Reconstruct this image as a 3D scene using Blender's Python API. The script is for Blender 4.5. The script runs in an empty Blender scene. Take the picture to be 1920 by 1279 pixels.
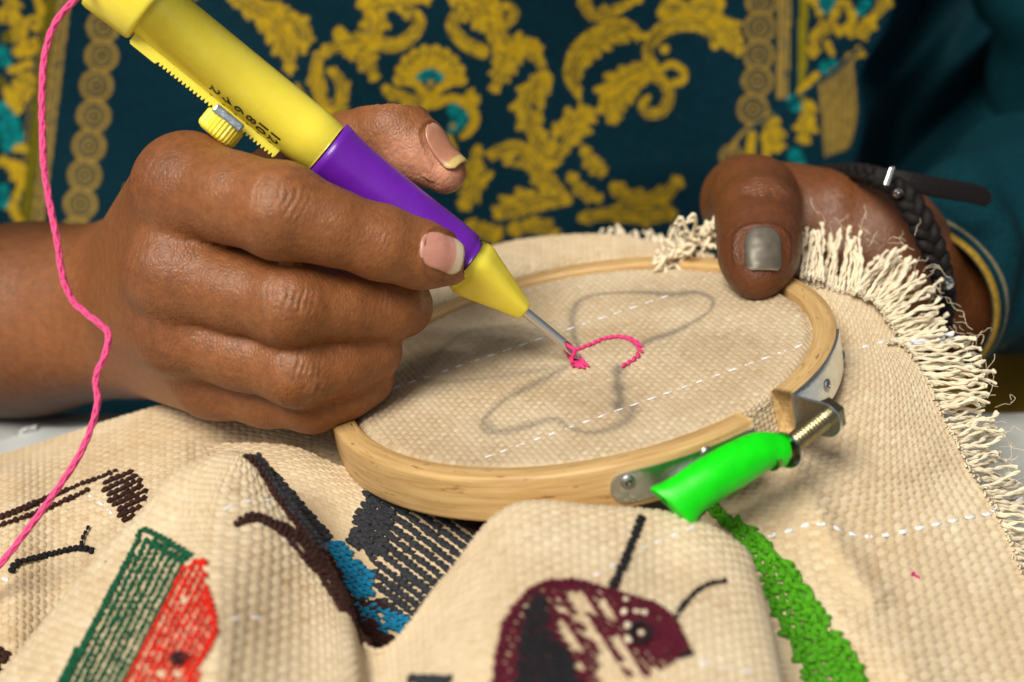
import bpy, math, random
import numpy as np
from mathutils import Vector
from mathutils.kdtree import KDTree

rng = np.random.default_rng(7)
random.seed(7)
scene = bpy.context.scene

# ------------------------------------------------------------------ camera
TH = math.radians(27.0)
F = 3200.0                                   # focal length in photograph pixels (60 mm lens)
CAM = np.array([0.0, -36.0, 97.5])           # centimetres
RT = np.array([1.0, 0, 0])
FW = np.array([0, math.cos(TH), -math.sin(TH)])
UP = np.array([0, math.sin(TH), math.cos(TH)])
cam_d = bpy.data.cameras.new("camera")
cam_d.sensor_width = 36
cam_d.lens = 60
cam_d.clip_start = 0.01
cam_d.clip_end = 50
cam_d.dof.use_dof = True
cam_d.dof.focus_distance = 0.366
cam_d.dof.aperture_fstop = 10.5
cam_d.dof.aperture_blades = 9
cam = bpy.data.objects.new("camera", cam_d)
scene.collection.objects.link(cam)
cam.location = CAM * .01
cam.rotation_euler = (math.pi / 2 - TH, 0, 0)
scene.camera = cam

# ------------------------------------------------------------------ light
SUN_EL, SUN_AZ = math.radians(53), math.radians(-148)   # azimuth from +y towards +x: from the left and the front
world = bpy.data.worlds.new("World")
scene.world = world
world.use_nodes = True
wn, wl = world.node_tree.nodes, world.node_tree.links
bg = wn["Background"]
sky = wn.new("ShaderNodeTexSky")
sky.sky_type = 'NISHITA'
sky.sun_disc = False
sky.sun_elevation = SUN_EL
sky.sun_rotation = SUN_AZ
sky.dust_density = 4.0
hs = wn.new("ShaderNodeHueSaturation")
hs.inputs["Saturation"].default_value = 0.35
wl.new(sky.outputs[0], hs.inputs["Color"])
wl.new(hs.outputs[0], bg.inputs["Color"])
bg.inputs["Strength"].default_value = 0.058
sun_d = bpy.data.lights.new("sun", 'SUN')
sun_d.energy = 3.3
sun_d.angle = math.radians(28)
sun_d.color = (1.0, 0.93, 0.82)
sun = bpy.data.objects.new("sun", sun_d)
scene.collection.objects.link(sun)
_sd = Vector((math.sin(SUN_AZ) * math.cos(SUN_EL), math.cos(SUN_AZ) * math.cos(SUN_EL), math.sin(SUN_EL)))
sun.rotation_euler = _sd.to_track_quat('Z', 'Y').to_euler()
sun.location = _sd * 3
scene.view_settings.view_transform = 'Standard'
scene.view_settings.look = 'None'
scene.view_settings.exposure = 0.13
scene.view_settings.gamma = 1.0
scene.cycles.use_denoising = True
scene.cycles.max_bounces = 8

# ------------------------------------------------------------------ helpers
def P(px, py, d):
    px, py, d = np.broadcast_arrays(np.asarray(px, float), np.asarray(py, float), np.asarray(d, float))
    return CAM + ((px - 960) / F * d)[..., None] * RT + ((639.5 - py) / F * d)[..., None] * UP + d[..., None] * FW

def PC(px, py, d):                            # the same point in the camera's own frame (cm)
    return np.array([(px - 960) / F * d, (639.5 - py) / F * d, d])

def c2w(X):
    return CAM + X[..., 0:1] * RT + X[..., 1:2] * UP + X[..., 2:3] * FW

def proj(V):
    r = V - CAM
    d = r @ FW
    return 960 + F * (r @ RT) / d, 639.5 - F * (r @ UP) / d, d

def unit(v):
    v = np.asarray(v, float)
    return v / np.maximum(np.linalg.norm(v, axis=-1, keepdims=True), 1e-9)

def sstep(x, a, b):
    t = np.clip((x - a) / (b - a), 0, 1)
    return t * t * (3 - 2 * t)

ORG = {}

def tag(o, label=None, cat=None, group=None, kind=None):
    for k, v in (("label", label), ("category", cat), ("group", group), ("kind", kind)):
        if v:
            o[k] = v
    return o

def thing(name, label, cat, loc, group=None):
    o = bpy.data.objects.new(name, None)
    scene.collection.objects.link(o)
    o.empty_display_size = 0.01
    loc = np.asarray(loc, float)
    o.location = loc * .01
    ORG[o.name] = loc
    return tag(o, label, cat, group)

def mkdata(name, V, faces, mat, smooth=True, attrs=None, mats=None, midx=None):
    V = np.asarray(V, np.float32)
    me = bpy.data.meshes.new(name)
    faces = [np.asarray(f, np.int32) for f in faces if len(f)]
    loops = np.concatenate([f.ravel() for f in faces])
    tot = np.concatenate([np.full(len(f), f.shape[1], np.int32) for f in faces])
    start = np.concatenate([[0], np.cumsum(tot)[:-1]]).astype(np.int32)
    me.vertices.add(len(V))
    me.vertices.foreach_set("co", V.ravel())
    me.loops.add(len(loops))
    me.loops.foreach_set("vertex_index", loops)
    me.polygons.add(len(tot))
    me.polygons.foreach_set("loop_start", start)
    me.polygons.foreach_set("loop_total", tot)
    me.polygons.foreach_set("use_smooth", np.full(len(tot), bool(smooth)))
    for m in (mats or [mat]):
        me.materials.append(m)
    if midx is not None:
        me.polygons.foreach_set("material_index", np.asarray(midx, np.int32))
    for k, a in (attrs or {}).items():
        a = np.asarray(a, np.float32)
        if a.ndim == 1:
            me.attributes.new(k, 'FLOAT', 'POINT').data.foreach_set("value", a)
        else:
            if a.shape[1] == 3:
                a = np.concatenate([a, np.ones((len(a), 1), np.float32)], 1)
            me.attributes.new(k, 'FLOAT_COLOR', 'POINT').data.foreach_set("color", a.ravel())
    me.update(calc_edges=True)
    me.validate()
    return me

def mk(name, V, faces, mat, parent=None, smooth=True, attrs=None, mats=None, midx=None, org=None, bevel=0, weld=False):
    V = np.asarray(V, float)
    if parent is not None:
        org = ORG[parent.name]
    elif org is None:
        org = np.array([V[:, 0].mean(), V[:, 1].mean(), V[:, 2].min()])
    me = mkdata(name, (V - org) * .01, faces, mat, smooth, attrs, mats, midx)
    o = bpy.data.objects.new(name, me)
    scene.collection.objects.link(o)
    if parent is not None:
        o.parent = parent
    else:
        o.location = org * .01
    ORG[o.name] = org
    if bevel:
        b = o.modifiers.new("bevel", 'BEVEL')
        b.width = bevel * .01
        b.segments = 2
        b.limit_method = 'ANGLE'
        b.angle_limit = math.radians(35)
    return o

def gridfaces(nu, nv, closeu=False, closev=False, off=0):
    iu = np.arange(nu if closeu else nu - 1)
    iv = np.arange(nv if closev else nv - 1)
    A, B = np.meshgrid(iu, iv, indexing='ij')
    A2, B2 = (A + 1) % nu, (B + 1) % nv
    return (np.stack([A * nv + B, A2 * nv + B, A2 * nv + B2, A * nv + B2], -1).reshape(-1, 4) + off)

def crmat(n, t):
    """Catmull-Rom weights: n control points, params t in [0,n-1]."""
    t = np.asarray(t, float)
    i = np.clip(np.floor(t).astype(int), 0, n - 2)
    f = t - i
    w = np.stack([-.5 * f + f**2 - .5 * f**3, 1 - 2.5 * f**2 + 1.5 * f**3, .5 * f + 2 * f**2 - 1.5 * f**3, -.5 * f**2 + .5 * f**3], 1)
    M = np.zeros((len(t), n))
    r = np.arange(len(t))
    for k in range(4):
        j = i + k - 1
        lo, hi = j < 0, j > n - 1
        ok = ~(lo | hi)
        np.add.at(M, (r[ok], j[ok]), w[ok, k])
        np.add.at(M, (r[lo], np.zeros(lo.sum(), int)), 2 * w[lo, k])
        np.add.at(M, (r[lo], np.ones(lo.sum(), int)), -w[lo, k])
        np.add.at(M, (r[hi], np.full(hi.sum(), n - 1)), 2 * w[hi, k])
        np.add.at(M, (r[hi], np.full(hi.sum(), n - 2)), -w[hi, k])
    return M

def spline(pts, n):
    pts = np.asarray(pts, float)
    return crmat(len(pts), np.linspace(0, len(pts) - 1, n)) @ pts

def resample(pts, step):
    """points spaced evenly along a polyline (any dimension)."""
    pts = np.asarray(pts, float)
    s = np.concatenate([[0], np.cumsum(np.linalg.norm(np.diff(pts, axis=0), axis=1))])
    n = max(2, int(round(s[-1] / step)) + 1)
    q = np.linspace(0, s[-1], n)
    return np.stack([np.interp(q, s, pts[:, k]) for k in range(pts.shape[1])], 1)

def frames(C):
    T = unit(np.gradient(C, axis=0))
    N = np.zeros_like(C)
    v = np.array([0, 0, 1.0]) if abs(T[0][2]) < .9 else np.array([1.0, 0, 0])
    for i in range(len(C)):
        v = unit(v - (v @ T[i]) * T[i])
        N[i] = v
    return T, N, np.cross(T, N)

def tube_vf(C, r, n=8, off=0, caps=True, rx=None, ry=None, N=None):
    C = np.asarray(C, float)
    T, N0, B0 = frames(C)
    if N is not None:
        N0 = unit(N - (N * T).sum(1, keepdims=True) * T)
        B0 = np.cross(T, N0)
    r = np.broadcast_to(np.asarray(r, float), (len(C),))
    rx = r if rx is None else np.broadcast_to(np.asarray(rx, float), (len(C),))
    ry = r if ry is None else np.broadcast_to(np.asarray(ry, float), (len(C),))
    a = np.arange(n) / n * 2 * np.pi
    V = C[:, None] + (rx[:, None] * np.cos(a))[..., None] * N0[:, None] + (ry[:, None] * np.sin(a))[..., None] * B0[:, None]
    V = V.reshape(-1, 3)
    fs = [gridfaces(len(C), n, closev=True, off=off)]
    if caps:
        k = len(V)
        V = np.concatenate([V, C[:1], C[-1:]])
        i = np.arange(n)
        fs.append(np.stack([np.full(n, k), (i + 1) % n, i], 1) + off)
        e = (len(C) - 1) * n
        fs.append(np.stack([np.full(n, k + 1), e + i, e + (i + 1) % n], 1) + off)
    return V, fs

def lathe_vf(A, axis, e1, prof, n=48, shape=None, off=0, capend=(True, True)):
    """prof: (s along axis from A, radius) rows."""
    prof = np.asarray(prof, float)
    e2 = np.cross(axis, e1)
    a = np.arange(n) / n * 2 * np.pi
    k = np.ones(n) if shape is None else shape(a)
    ring = np.cos(a)[:, None] * e1 + np.sin(a)[:, None] * e2
    V = (A + prof[:, 0][:, None] * axis)[:, None] + (prof[:, 1][:, None] * k)[..., None] * ring
    V = V.reshape(-1, 3)
    fs = [gridfaces(len(prof), n, closev=True, off=off)]
    i = np.arange(n)
    if capend[0]:
        fs.append(np.stack([np.full(n, len(V)), (i + 1) % n, i], 1) + off)
        V = np.concatenate([V, (A + prof[0, 0] * axis)[None]])
    if capend[1]:
        e = (len(prof) - 1) * n
        fs.append(np.stack([np.full(n, len(V)), e + i, e + (i + 1) % n], 1) + off)
        V = np.concatenate([V, (A + prof[-1, 0] * axis)[None]])
    return V, fs

def join(parts):
    Vs, fs, off = [], [], 0
    for V, f in parts:
        Vs.append(V)
        fs += [np.asarray(x) + off for x in f]
        off += len(V)
    by = {}
    for f in fs:
        by.setdefault(f.shape[1], []).append(f)
    return np.concatenate(Vs), [np.concatenate(v) for v in by.values()]

def box_vf(c, ax, ay, az, hx, hy, hz):
    c = np.asarray(c, float)
    V = np.array([c + sx * hx * ax + sy * hy * ay + sz * hz * az for sx in (-1, 1) for sy in (-1, 1) for sz in (-1, 1)])
    f = np.array([[0, 1, 3, 2], [4, 6, 7, 5], [0, 4, 5, 1], [2, 3, 7, 6], [0, 2, 6, 4], [1, 5, 7, 3]])
    return V, [f]

# ------------------------------------------------------------------ materials
def mat(name, col, rough=.6, metal=0.0, attr=None, var=None, bump=None, sss=None, sheen=0, spec=.5, coat=0, custom=None):
    m = bpy.data.materials.new(name)
    m.use_nodes = True
    nt = m.node_tree
    N, L = nt.nodes, nt.links
    b = N["Principled BSDF"]
    b.inputs["Base Color"].default_value = (*col, 1)
    b.inputs["Roughness"].default_value = rough
    b.inputs["Metallic"].default_value = metal
    b.inputs["Specular IOR Level"].default_value = spec
    if coat:
        b.inputs["Coat Weight"].default_value = coat
        b.inputs["Coat Roughness"].default_value = .15
    if sheen:
        b.inputs["Sheen Weight"].default_value = sheen
        b.inputs["Sheen Roughness"].default_value = .5
    if sss:
        b.inputs["Subsurface Weight"].default_value = sss[0]
        b.inputs["Subsurface Radius"].default_value = sss[1]
        b.inputs["Subsurface Scale"].default_value = sss[2]
    tc = N.new("ShaderNodeTexCoord")
    src = None
    if attr:
        a = N.new("ShaderNodeAttribute")
        a.attribute_name = attr
        src = a.outputs["Color"]
        L.new(src, b.inputs["Base Color"])
    if var:                                   # (noise scale per cm, amount, detail, stretch)
        mp = N.new("ShaderNodeMapping")
        mp.inputs["Scale"].default_value = tuple(100 * var[0] * s for s in (var[3] if len(var) > 3 else (1, 1, 1)))
        L.new(tc.outputs["Object"], mp.inputs["Vector"])
        nz = N.new("ShaderNodeTexNoise")
        nz.inputs["Scale"].default_value = 1
        nz.inputs["Detail"].default_value = var[2]
        nz.inputs["Roughness"].default_value = .6
        L.new(mp.outputs[0], nz.inputs["Vector"])
        mr = N.new("ShaderNodeMapRange")
        mr.inputs["From Min"].default_value = .3
        mr.inputs["From Max"].default_value = .7
        mr.inputs["To Min"].default_value = 1 - var[1]
        mr.inputs["To Max"].default_value = 1 + var[1]
        L.new(nz.outputs["Fac"], mr.inputs["Value"])
        mx = N.new("ShaderNodeMix")
        mx.data_type = 'RGBA'
        mx.blend_type = 'MULTIPLY'
        mx.inputs["Factor"].default_value = 1
        if src is not None:
            L.new(src, mx.inputs["A"])
        else:
            mx.inputs["A"].default_value = (*col, 1)
        L.new(mr.outputs[0], mx.inputs["B"])
        L.new(mx.outputs["Result"], b.inputs["Base Color"])
    if bump:                                  # list of (scale per cm, distance cm, detail, stretch)
        prev = None
        for bp in bump:
            mp = N.new("ShaderNodeMapping")
            mp.inputs["Scale"].default_value = tuple(100 * bp[0] * s for s in (bp[3] if len(bp) > 3 else (1, 1, 1)))
            L.new(tc.outputs["Object"], mp.inputs["Vector"])
            nz = N.new("ShaderNodeTexNoise")
            nz.inputs["Scale"].default_value = 1
            nz.inputs["Detail"].default_value = bp[2]
            L.new(mp.outputs[0], nz.inputs["Vector"])
            bn = N.new("ShaderNodeBump")
            bn.inputs["Strength"].default_value = 1
            bn.inputs["Distance"].default_value = bp[1] * .01
            L.new(nz.outputs["Fac"], bn.inputs["Height"])
            if prev:
                L.new(prev, bn.inputs["Normal"])
            prev = bn.outputs[0]
        L.new(prev, b.inputs["Normal"])
    if custom:
        custom(nt, b, tc)
    return m

M = {}
M['thread'] = lambda n, c, r=.75: mat(n, c, r, var=(9, .32, 3), bump=[(40, .012, 2, (1, 1, .3))], sheen=.03, spec=.2)
# ------------------------------------------------------------------ materials used by several things
def cloth_mat(name="cotton_weave"):
    def cu(nt, b, tc):
        N, L = nt.nodes, nt.links
        a = N.new("ShaderNodeAttribute"); a.attribute_name = "tint"
        k = N.new("ShaderNodeAttribute"); k.attribute_name = "ink"
        cr = N.new("ShaderNodeValToRGB")
        cr.color_ramp.elements[0].color = (.52, .37, .205, 1)
        cr.color_ramp.elements[1].color = (.83, .72, .51, 1)
        nz = N.new("ShaderNodeTexNoise"); nz.inputs["Scale"].default_value = 45; nz.inputs["Detail"].default_value = 3
        L.new(tc.outputs["Object"], nz.inputs["Vector"])
        ad = N.new("ShaderNodeMath"); ad.operation = 'MULTIPLY_ADD'; ad.inputs[1].default_value = .55; 
        sb = N.new("ShaderNodeMath"); sb.operation = 'MULTIPLY_ADD'; sb.inputs[1].default_value = .9; sb.inputs[2].default_value = -.22
        L.new(nz.outputs["Fac"], sb.inputs[0]); L.new(a.outputs["Fac"], ad.inputs[0]); L.new(sb.outputs[0], ad.inputs[2])
        L.new(ad.outputs[0], cr.inputs["Fac"])
        mx = N.new("ShaderNodeMix"); mx.data_type = 'RGBA'
        mx.inputs["B"].default_value = (.10, .095, .085, 1)
        L.new(k.outputs["Fac"], mx.inputs["Factor"]); L.new(cr.outputs[0], mx.inputs["A"])
        L.new(mx.outputs["Result"], b.inputs["Base Color"])
    return mat(name, (.7, .5, .3), .85, bump=[(60, .010, 2)], sheen=.1, spec=.2, custom=cu)

M['cloth'] = cloth_mat()
M['cream_yarn'] = mat("cream_cotton_yarn", (.85, .74, .53), .85, var=(6, .12, 3), bump=[(45, .01, 2)], sheen=.2, spec=.2)
M['white_yarn'] = mat("white_cotton_yarn", (.82, .82, .84), .8, var=(8, .08, 2), bump=[(45, .01, 2)], sheen=.15, spec=.2)
M['pink'] = M['thread']("pink_cotton_yarn", (.80, .055, .22), .6)
M['magenta'] = M['thread']("magenta_thread", (.85, .01, .30))
M['green_thread'] = M['thread']("dark_green_thread", (.002, .085, .035), .6)
M['red_thread'] = M['thread']("red_thread", (.62, .015, .004), .6)
M['brown_thread'] = M['thread']("dark_brown_thread", (.038, .012, .009))
M['grey_thread'] = M['thread']("charcoal_thread", (.028, .030, .036), .6)
M['black_thread'] = M['thread']("black_thread", (.010, .010, .012))
M['blue_thread'] = M['thread']("blue_thread", (.003, .17, .33), .55)
M['leaf_thread'] = M['thread']("leaf_green_thread", (.065, .30, .004), .55)
M['maroon_thread'] = M['thread']("maroon_thread", (.085, .003, .015), .6)
M['wood'] = mat("pale_beech_wood", (.60, .36, .125), .42, var=(.9, .20, 5, (1, 1, 7)), bump=[(5, .010, 4, (1, 1, 6))], spec=.45)

# ------------------------------------------------------------------ hoop frame
HC = P(1084.7, 664.7, 38.0)
_a, _b = -.186, .3996
HN = unit(math.sin(_a) * RT + math.cos(_a) * math.cos(_b) * UP - math.cos(_a) * math.sin(_b) * FW)
HE1 = unit(RT - (RT @ HN) * HN)
HE2 = np.cross(HN, HE1)

def HL(ang, r, z):
    ang, r, z = np.broadcast_arrays(np.asarray(ang, float), np.asarray(r, float), np.asarray(z, float))
    return HC + (r * np.cos(ang))[..., None] * HE1 + (r * np.sin(ang))[..., None] * HE2 + z[..., None] * HN

def HX(x, y, z):
    x, y, z = np.broadcast_arrays(np.asarray(x, float), np.asarray(y, float), np.asarray(z, float))
    return HC + x[..., None] * HE1 + y[..., None] * HE2 + z[..., None] * HN

def hpix(px, py, z=0.0):
    """photograph pixel -> point of the plane z above the hoop's face."""
    px, py = np.broadcast_arrays(np.asarray(px, float), np.asarray(py, float))
    r = P(px, py, 1.0) - CAM
    t = ((HC + z * HN - CAM) @ HN) / (r @ HN)
    return CAM + r * t[..., None]

def hang(px, py, z=0.0):
    v = hpix(px, py, z) - HC
    return math.atan2(v @ HE2, v @ HE1), math.hypot(v @ HE1, v @ HE2), v @ HN

# ------------------------------------------------------------------ woven cloth
def weave(nu, nv, cu0=0):
    iu, iv = np.meshgrid(np.arange(nu), np.arange(nv), indexing='ij')
    a, b, ci, cj = iu % 4, iv % 4, iu // 4 + cu0, iv // 4
    al = np.array([0, .9, 1., .9])
    ac = np.array([0, 1., .68, 1.])
    par = (ci + cj) % 2
    H = np.where(par == 0, al[a] * ac[b], al[b] * ac[a])
    H = np.where(par == 1, H * .50, H * 1.15)
    e = (a == 0) ^ (b == 0)
    H = np.where(e, .22, H)
    H = np.where((a == 0) & (b == 0), -2.5, H)
    H = H + rng.normal(0, .06, H.shape)
    cell = rng.normal(0, .13, (nu // 4 + 3, nv // 4 + 3))
    tu, tv = rng.normal(0, .10, nu // 4 + 3), rng.normal(0, .10, nv // 4 + 3)
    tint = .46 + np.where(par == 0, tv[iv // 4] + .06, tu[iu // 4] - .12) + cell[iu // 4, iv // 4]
    return H, tint

PATCH = {}

class Patch:
    pass

def patch(name, ctrl, cell, parent, amp=.038, bumpf=None, inkf=None, tone=0.0):
    ctrl = np.asarray(ctrl, float)
    R, C = ctrl.shape[:2]
    if bumpf is None:
        bumpf = lambda px, py: np.zeros_like(px)
    def ev(tr, tc):
        X = np.einsum('ir,rck,jc->ijk', crmat(R, tr), ctrl, crmat(C, tc))
        d = X[..., 2] - bumpf(X[..., 0], X[..., 1])
        return P(X[..., 0], X[..., 1], d)
    tr, tc = np.linspace(0, R - 1, 40 * (R - 1)), np.linspace(0, C - 1, 40 * (C - 1))
    S = ev(tr, tc)
    lr = np.linalg.norm(np.diff(S, axis=0), axis=2).mean(1)
    lc = np.linalg.norm(np.diff(S, axis=1), axis=2).mean(0)
    sr, sc = np.concatenate([[0], np.cumsum(lr)]), np.concatenate([[0], np.cumsum(lc)])
    nr, nc = int(sr[-1] / cell) * 4 + 1, int(sc[-1] / (cell * 1.25)) * 4 + 1
    tr2 = np.interp(np.linspace(0, sr[-1], nr), sr, tr)
    tc2 = np.interp(np.linspace(0, sc[-1], nc), sc, tc)
    S = ev(tr2, tc2)
    N = unit(np.cross(np.gradient(S, axis=0), np.gradient(S, axis=1)))
    flip = ((N * (CAM - S)).sum(-1)).mean() < 0
    if flip:
        N = -N
    H, tint = weave(nr, nc)
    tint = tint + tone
    V = S + (amp * H)[..., None] * N
    f = gridfaces(nr, nc)
    if not flip:
        pass
    else:
        f = f[:, ::-1]
    px, py, d = proj(S.reshape(-1, 3))
    ink = inkf(px, py) if inkf else np.zeros(len(px))
    o = mk(name, V.reshape(-1, 3), [f], M['cloth'], parent, attrs={'tint': tint.ravel(), 'ink': ink})
    p = Patch()
    p.o, p.S, p.N, p.px, p.py, p.d = o, S.reshape(-1, 3), N.reshape(-1, 3), px, py, d
    p.shape = (nr, nc)
    p.kd = None
    PATCH[name] = p
    return p

def kd_of(p):
    if p.kd is None:
        idx = np.arange(len(p.px))
        inb = (p.px > -400) & (p.px < 2300) & (p.py > 200) & (p.py < 1600)
        idx = idx[inb]
        kd = KDTree(len(idx))
        for i in idx:
            kd.insert((p.px[i], p.py[i], p.d[i] * 1.0), int(i))
        kd.balance()
        p.kd = kd
        p.dmin = p.d[idx].min() - 1
    return p.kd

def on(p, px, py, lift=.02):
    kd = kd_of(p)
    best = None
    for co, i, ds in kd.find_n((px, py, p.dmin), 6):
        if best is None or p.d[i] < p.d[best] - .3:
            best = i if best is None or abs(p.px[i] - px) < 8 else best
    # correct the last few pixels along the tangent plane
    S, N = p.S[best], p.N[best]
    r = P(px, py, 1.0) - CAM
    den = r @ N
    if abs(den) > .08:
        t = ((S - CAM) @ N) / den
        Q = CAM + r * t
        if np.linalg.norm(Q - S) < .35:
            S = Q
    return S + N * lift, N

# one stitch: a low ellipsoid, long axis x, width y, height z
_ring = [(-.72, .70), (0, 1.0), (.72, .70)]
_k = 6
_PV = [(-1, 0, 0)] + [(s, w * math.cos(2 * math.pi * j / _k), w * math.sin(2 * math.pi * j / _k)) for s, w in _ring for j in range(_k)] + [(1, 0, 0)]
_PV = np.array(_PV)
_PQ = np.array([[1 + r * _k + j, 1 + r * _k + (j + 1) % _k, 1 + (r + 1) * _k + (j + 1) % _k, 1 + (r + 1) * _k + j] for r in range(2) for j in range(_k)])
_PT = np.array([[0, 1 + (j + 1) % _k, 1 + j] for j in range(_k)] + [[1 + 3 * _k, 1 + 2 * _k + j, 1 + 2 * _k + (j + 1) % _k] for j in range(_k)])

def puffs(Cn, D, N, L, W, Hh):
    Cn, D, N = map(lambda a: np.asarray(a, float), (Cn, D, N))
    n = len(Cn)
    L, W, Hh = [np.broadcast_to(np.asarray(x, float), (n,)) for x in (L, W, Hh)]
    D = unit(D - (D * N).sum(1, keepdims=True) * N)
    B = np.cross(N, D)
    V = (Cn[:, None] + (_PV[None, :, 0] * L[:, None])[..., None] * D[:, None] + (_PV[None, :, 1] * W[:, None])[..., None] * B[:, None]
         + (_PV[None, :, 2] * Hh[:, None])[..., None] * N[:, None]).reshape(-1, 3)
    o = (np.arange(n) * len(_PV))[:, None, None]
    return V, [(_PQ[None] + o).reshape(-1, 4), (_PT[None] + o).reshape(-1, 3)]

def plied(Cs, Ds, Ns, Ls, Ws, h):
    """each stitch as two plies that part in a narrow V"""
    Cs, Ds, Ns = map(np.array, (Cs, Ds, Ns))
    n = len(Cs)
    Ls = np.broadcast_to(np.asarray(Ls, float), (n,)) * rng.uniform(.86, 1.18, n)
    Ws = np.broadcast_to(np.asarray(Ws, float), (n,)) * rng.uniform(.85, 1.2, n)
    B = np.cross(Ns, unit(Ds - (Ds * Ns).sum(1, keepdims=True) * Ns))
    lift = rng.uniform(-.15, .35, n)
    C2 = np.concatenate([Cs + B * (.27 * Ws)[:, None] + Ns * (lift * Ws)[:, None], Cs - B * (.27 * Ws)[:, None] + Ns * (rng.uniform(-.15, .3, n) * Ws)[:, None]])
    tw = rng.uniform(.12, .34, n)[:, None]
    D2 = np.concatenate([Ds + tw * B, Ds - tw * B])
    N2 = np.concatenate([Ns, Ns])
    return puffs(C2, D2, N2, np.tile(Ls * .92, 2), np.tile(Ws * .76, 2), np.tile(Ws * .76 * h, 2))

def path_stitches(p, pts, step, twist=.0, n=None, smooth=True):
    """centres, directions and normals of stitches along a pixel path on a patch."""
    q = spline(pts, 12 * len(pts)) if smooth and len(pts) > 2 else np.asarray(pts, float)
    q = resample(q, step)
    out = []
    for i in range(len(q) - 1):
        m = (q[i] + q[i + 1]) / 2
        A, Na = on(p, *q[i])
        B, _ = on(p, *q[i + 1])
        Cc, Nn = on(p, *m)
        D = unit(B - A)
        if twist:
            D = unit(D + twist * np.cross(Nn, D))
        out.append((Cc, D, Nn, np.linalg.norm(B - A) / 2))
    return out

def inpoly(x, y, poly):
    c = False
    n = len(poly)
    for i in range(n):
        x1, y1 = poly[i]
        x2, y2 = poly[(i + 1) % n]
        if (y1 > y) != (y2 > y) and x < (x2 - x1) * (y - y1) / (y2 - y1) + x1:
            c = not c
    return c

def fill_rows(poly, ang, gap, step, wob=1.5, phase=.5):
    """pixel centres and directions of stitch rows that fill a polygon."""
    poly = np.asarray(poly, float)
    u = np.array([math.cos(ang), math.sin(ang)])
    v = np.array([-u[1], u[0]])
    a, b = poly @ u, poly @ v
    out = []
    k = 0
    bb = b.min() + gap * .5
    while bb < b.max():
        aa = a.min() + step * (phase if k % 2 else 0)
        while aa < a.max():
            q = u * aa + v * (bb + random.uniform(-wob, wob) * .5)
            if inpoly(q[0], q[1], poly):
                out.append((q[0], q[1]))
            aa += step * random.uniform(.93, 1.07)
        bb += gap
        k += 1
    return out, u

def fill_stitches(name, p, poly, ang, gap, step, m, parent, wid=.5, twist=.35, lenf=.62, drop=0.0, lift=.03, hgt=.8, wob=1.5, holes=(), jit=0):
    pts, u = fill_rows(poly, ang, gap, step, wob)
    Cs, Ds, Ns, Ls, Ws = [], [], [], [], []
    for (x, y) in pts:
        if drop and random.random() < drop:
            continue
        if any(inpoly(x, y, h) for h in holes):
            continue
        S, N = on(p, x, y, lift)
        A, _ = on(p, x - u[0] * 4, y - u[1] * 4)
        B, _ = on(p, x + u[0] * 4, y + u[1] * 4)
        D = unit(B - A)
        pc = np.linalg.norm(B - A) / 8          # cm per pixel along the row
        d = (S - CAM) @ FW
        D = unit(D + random.uniform(.6, 1.2) * twist * (random.choice((-1, 1)) if jit else 1) * np.cross(N, D))
        Cs.append(S + N * jit * random.uniform(-.02, .05)); Ds.append(D); Ns.append(N)
        Ls.append(max(.03, step * lenf * min(pc, .03)))
        Ws.append(gap * wid * d / F)
    V, f = plied(Cs, Ds, Ns, Ls, Ws, hgt)
    o = mk(name, V, f, m, parent)
    o["kind"] = "stuff"
    return o

def line_stitches(name, p, paths, step, w, m, parent, twist=.3, hgt=.8, lenf=1.15, lift=.03):
    Cs, Ds, Ns, Ls = [], [], [], []
    for pts in paths:
        for c, d, n, l in path_stitches(p, pts, step, twist):
            Cs.append(c + n * (lift - .02)); Ds.append(d); Ns.append(n); Ls.append(l * lenf)
    V, f = plied(Cs, Ds, Ns, Ls, w, hgt)
    o = mk(name, V, f, m, parent)
    o["kind"] = "stuff"
    return o

def white_dashes(p, pts, step, w, parent, frac=.62):
    for c, d, n, l in path_stitches(p, pts, step, 0):
        V, f = puffs([c - n * .008], [d], [n], l * frac, w, w * .45)
        mk("white_stitch", V, f, M['white_yarn'], parent)

# ================================================================== THE EMBROIDERED CLOTH
CL = thing("embroidered_cloth", "cream woven cotton cloth with coloured stitched motifs and frayed edge, stretched in the hoop",
           "cloth", P(1100, 1000, 34) * [1, 1, 0] + [0, 0, 75.2])

# --- stretched panel
_w0, _w1 = hpix(1121, 779), hpix(1501, 650)
EU = unit(_w1 - _w0)
EV = np.cross(HN, EU)
CELL = .136
n_ = 2 * int(5.3 / CELL) * 4 + 1
g_ = (np.arange(n_) - n_ // 2) * CELL / 4
GX, GY = np.meshgrid(g_, g_, indexing='ij')
H_, T_ = weave(n_, n_)
RR = np.hypot(GX, GY)
SX = HC + GX[..., None] * EU + GY[..., None] * EV
sag = -.16 * sstep(RR, 4.95, 5.2) - .03 * (1 - sstep(RR, 0, 5)) - .06
SX = SX + sag[..., None] * HN
pxx, pyy, _ = proj(SX.reshape(-1, 3))

def ink_strokes(px, py, strokes):
    ink = np.zeros(len(px))
    for pts, w, st in strokes:
        q = resample(spline(pts, 14 * len(pts)), 4)
        wj = w * (1 + .35 * np.sin(np.linspace(0, 9, len(q)) * 1.7))
        for (x, y), ww in zip(q, wj):
            m = (np.abs(px - x) < 3 * ww) & (np.abs(py - y) < 3 * ww)
            if m.any():
                dd = (px[m] - x) ** 2 + ((py[m] - y) * 1.6) ** 2
                ink[m] = np.maximum(ink[m], st * np.exp(-dd / (ww * ww)))
    return ink

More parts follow.
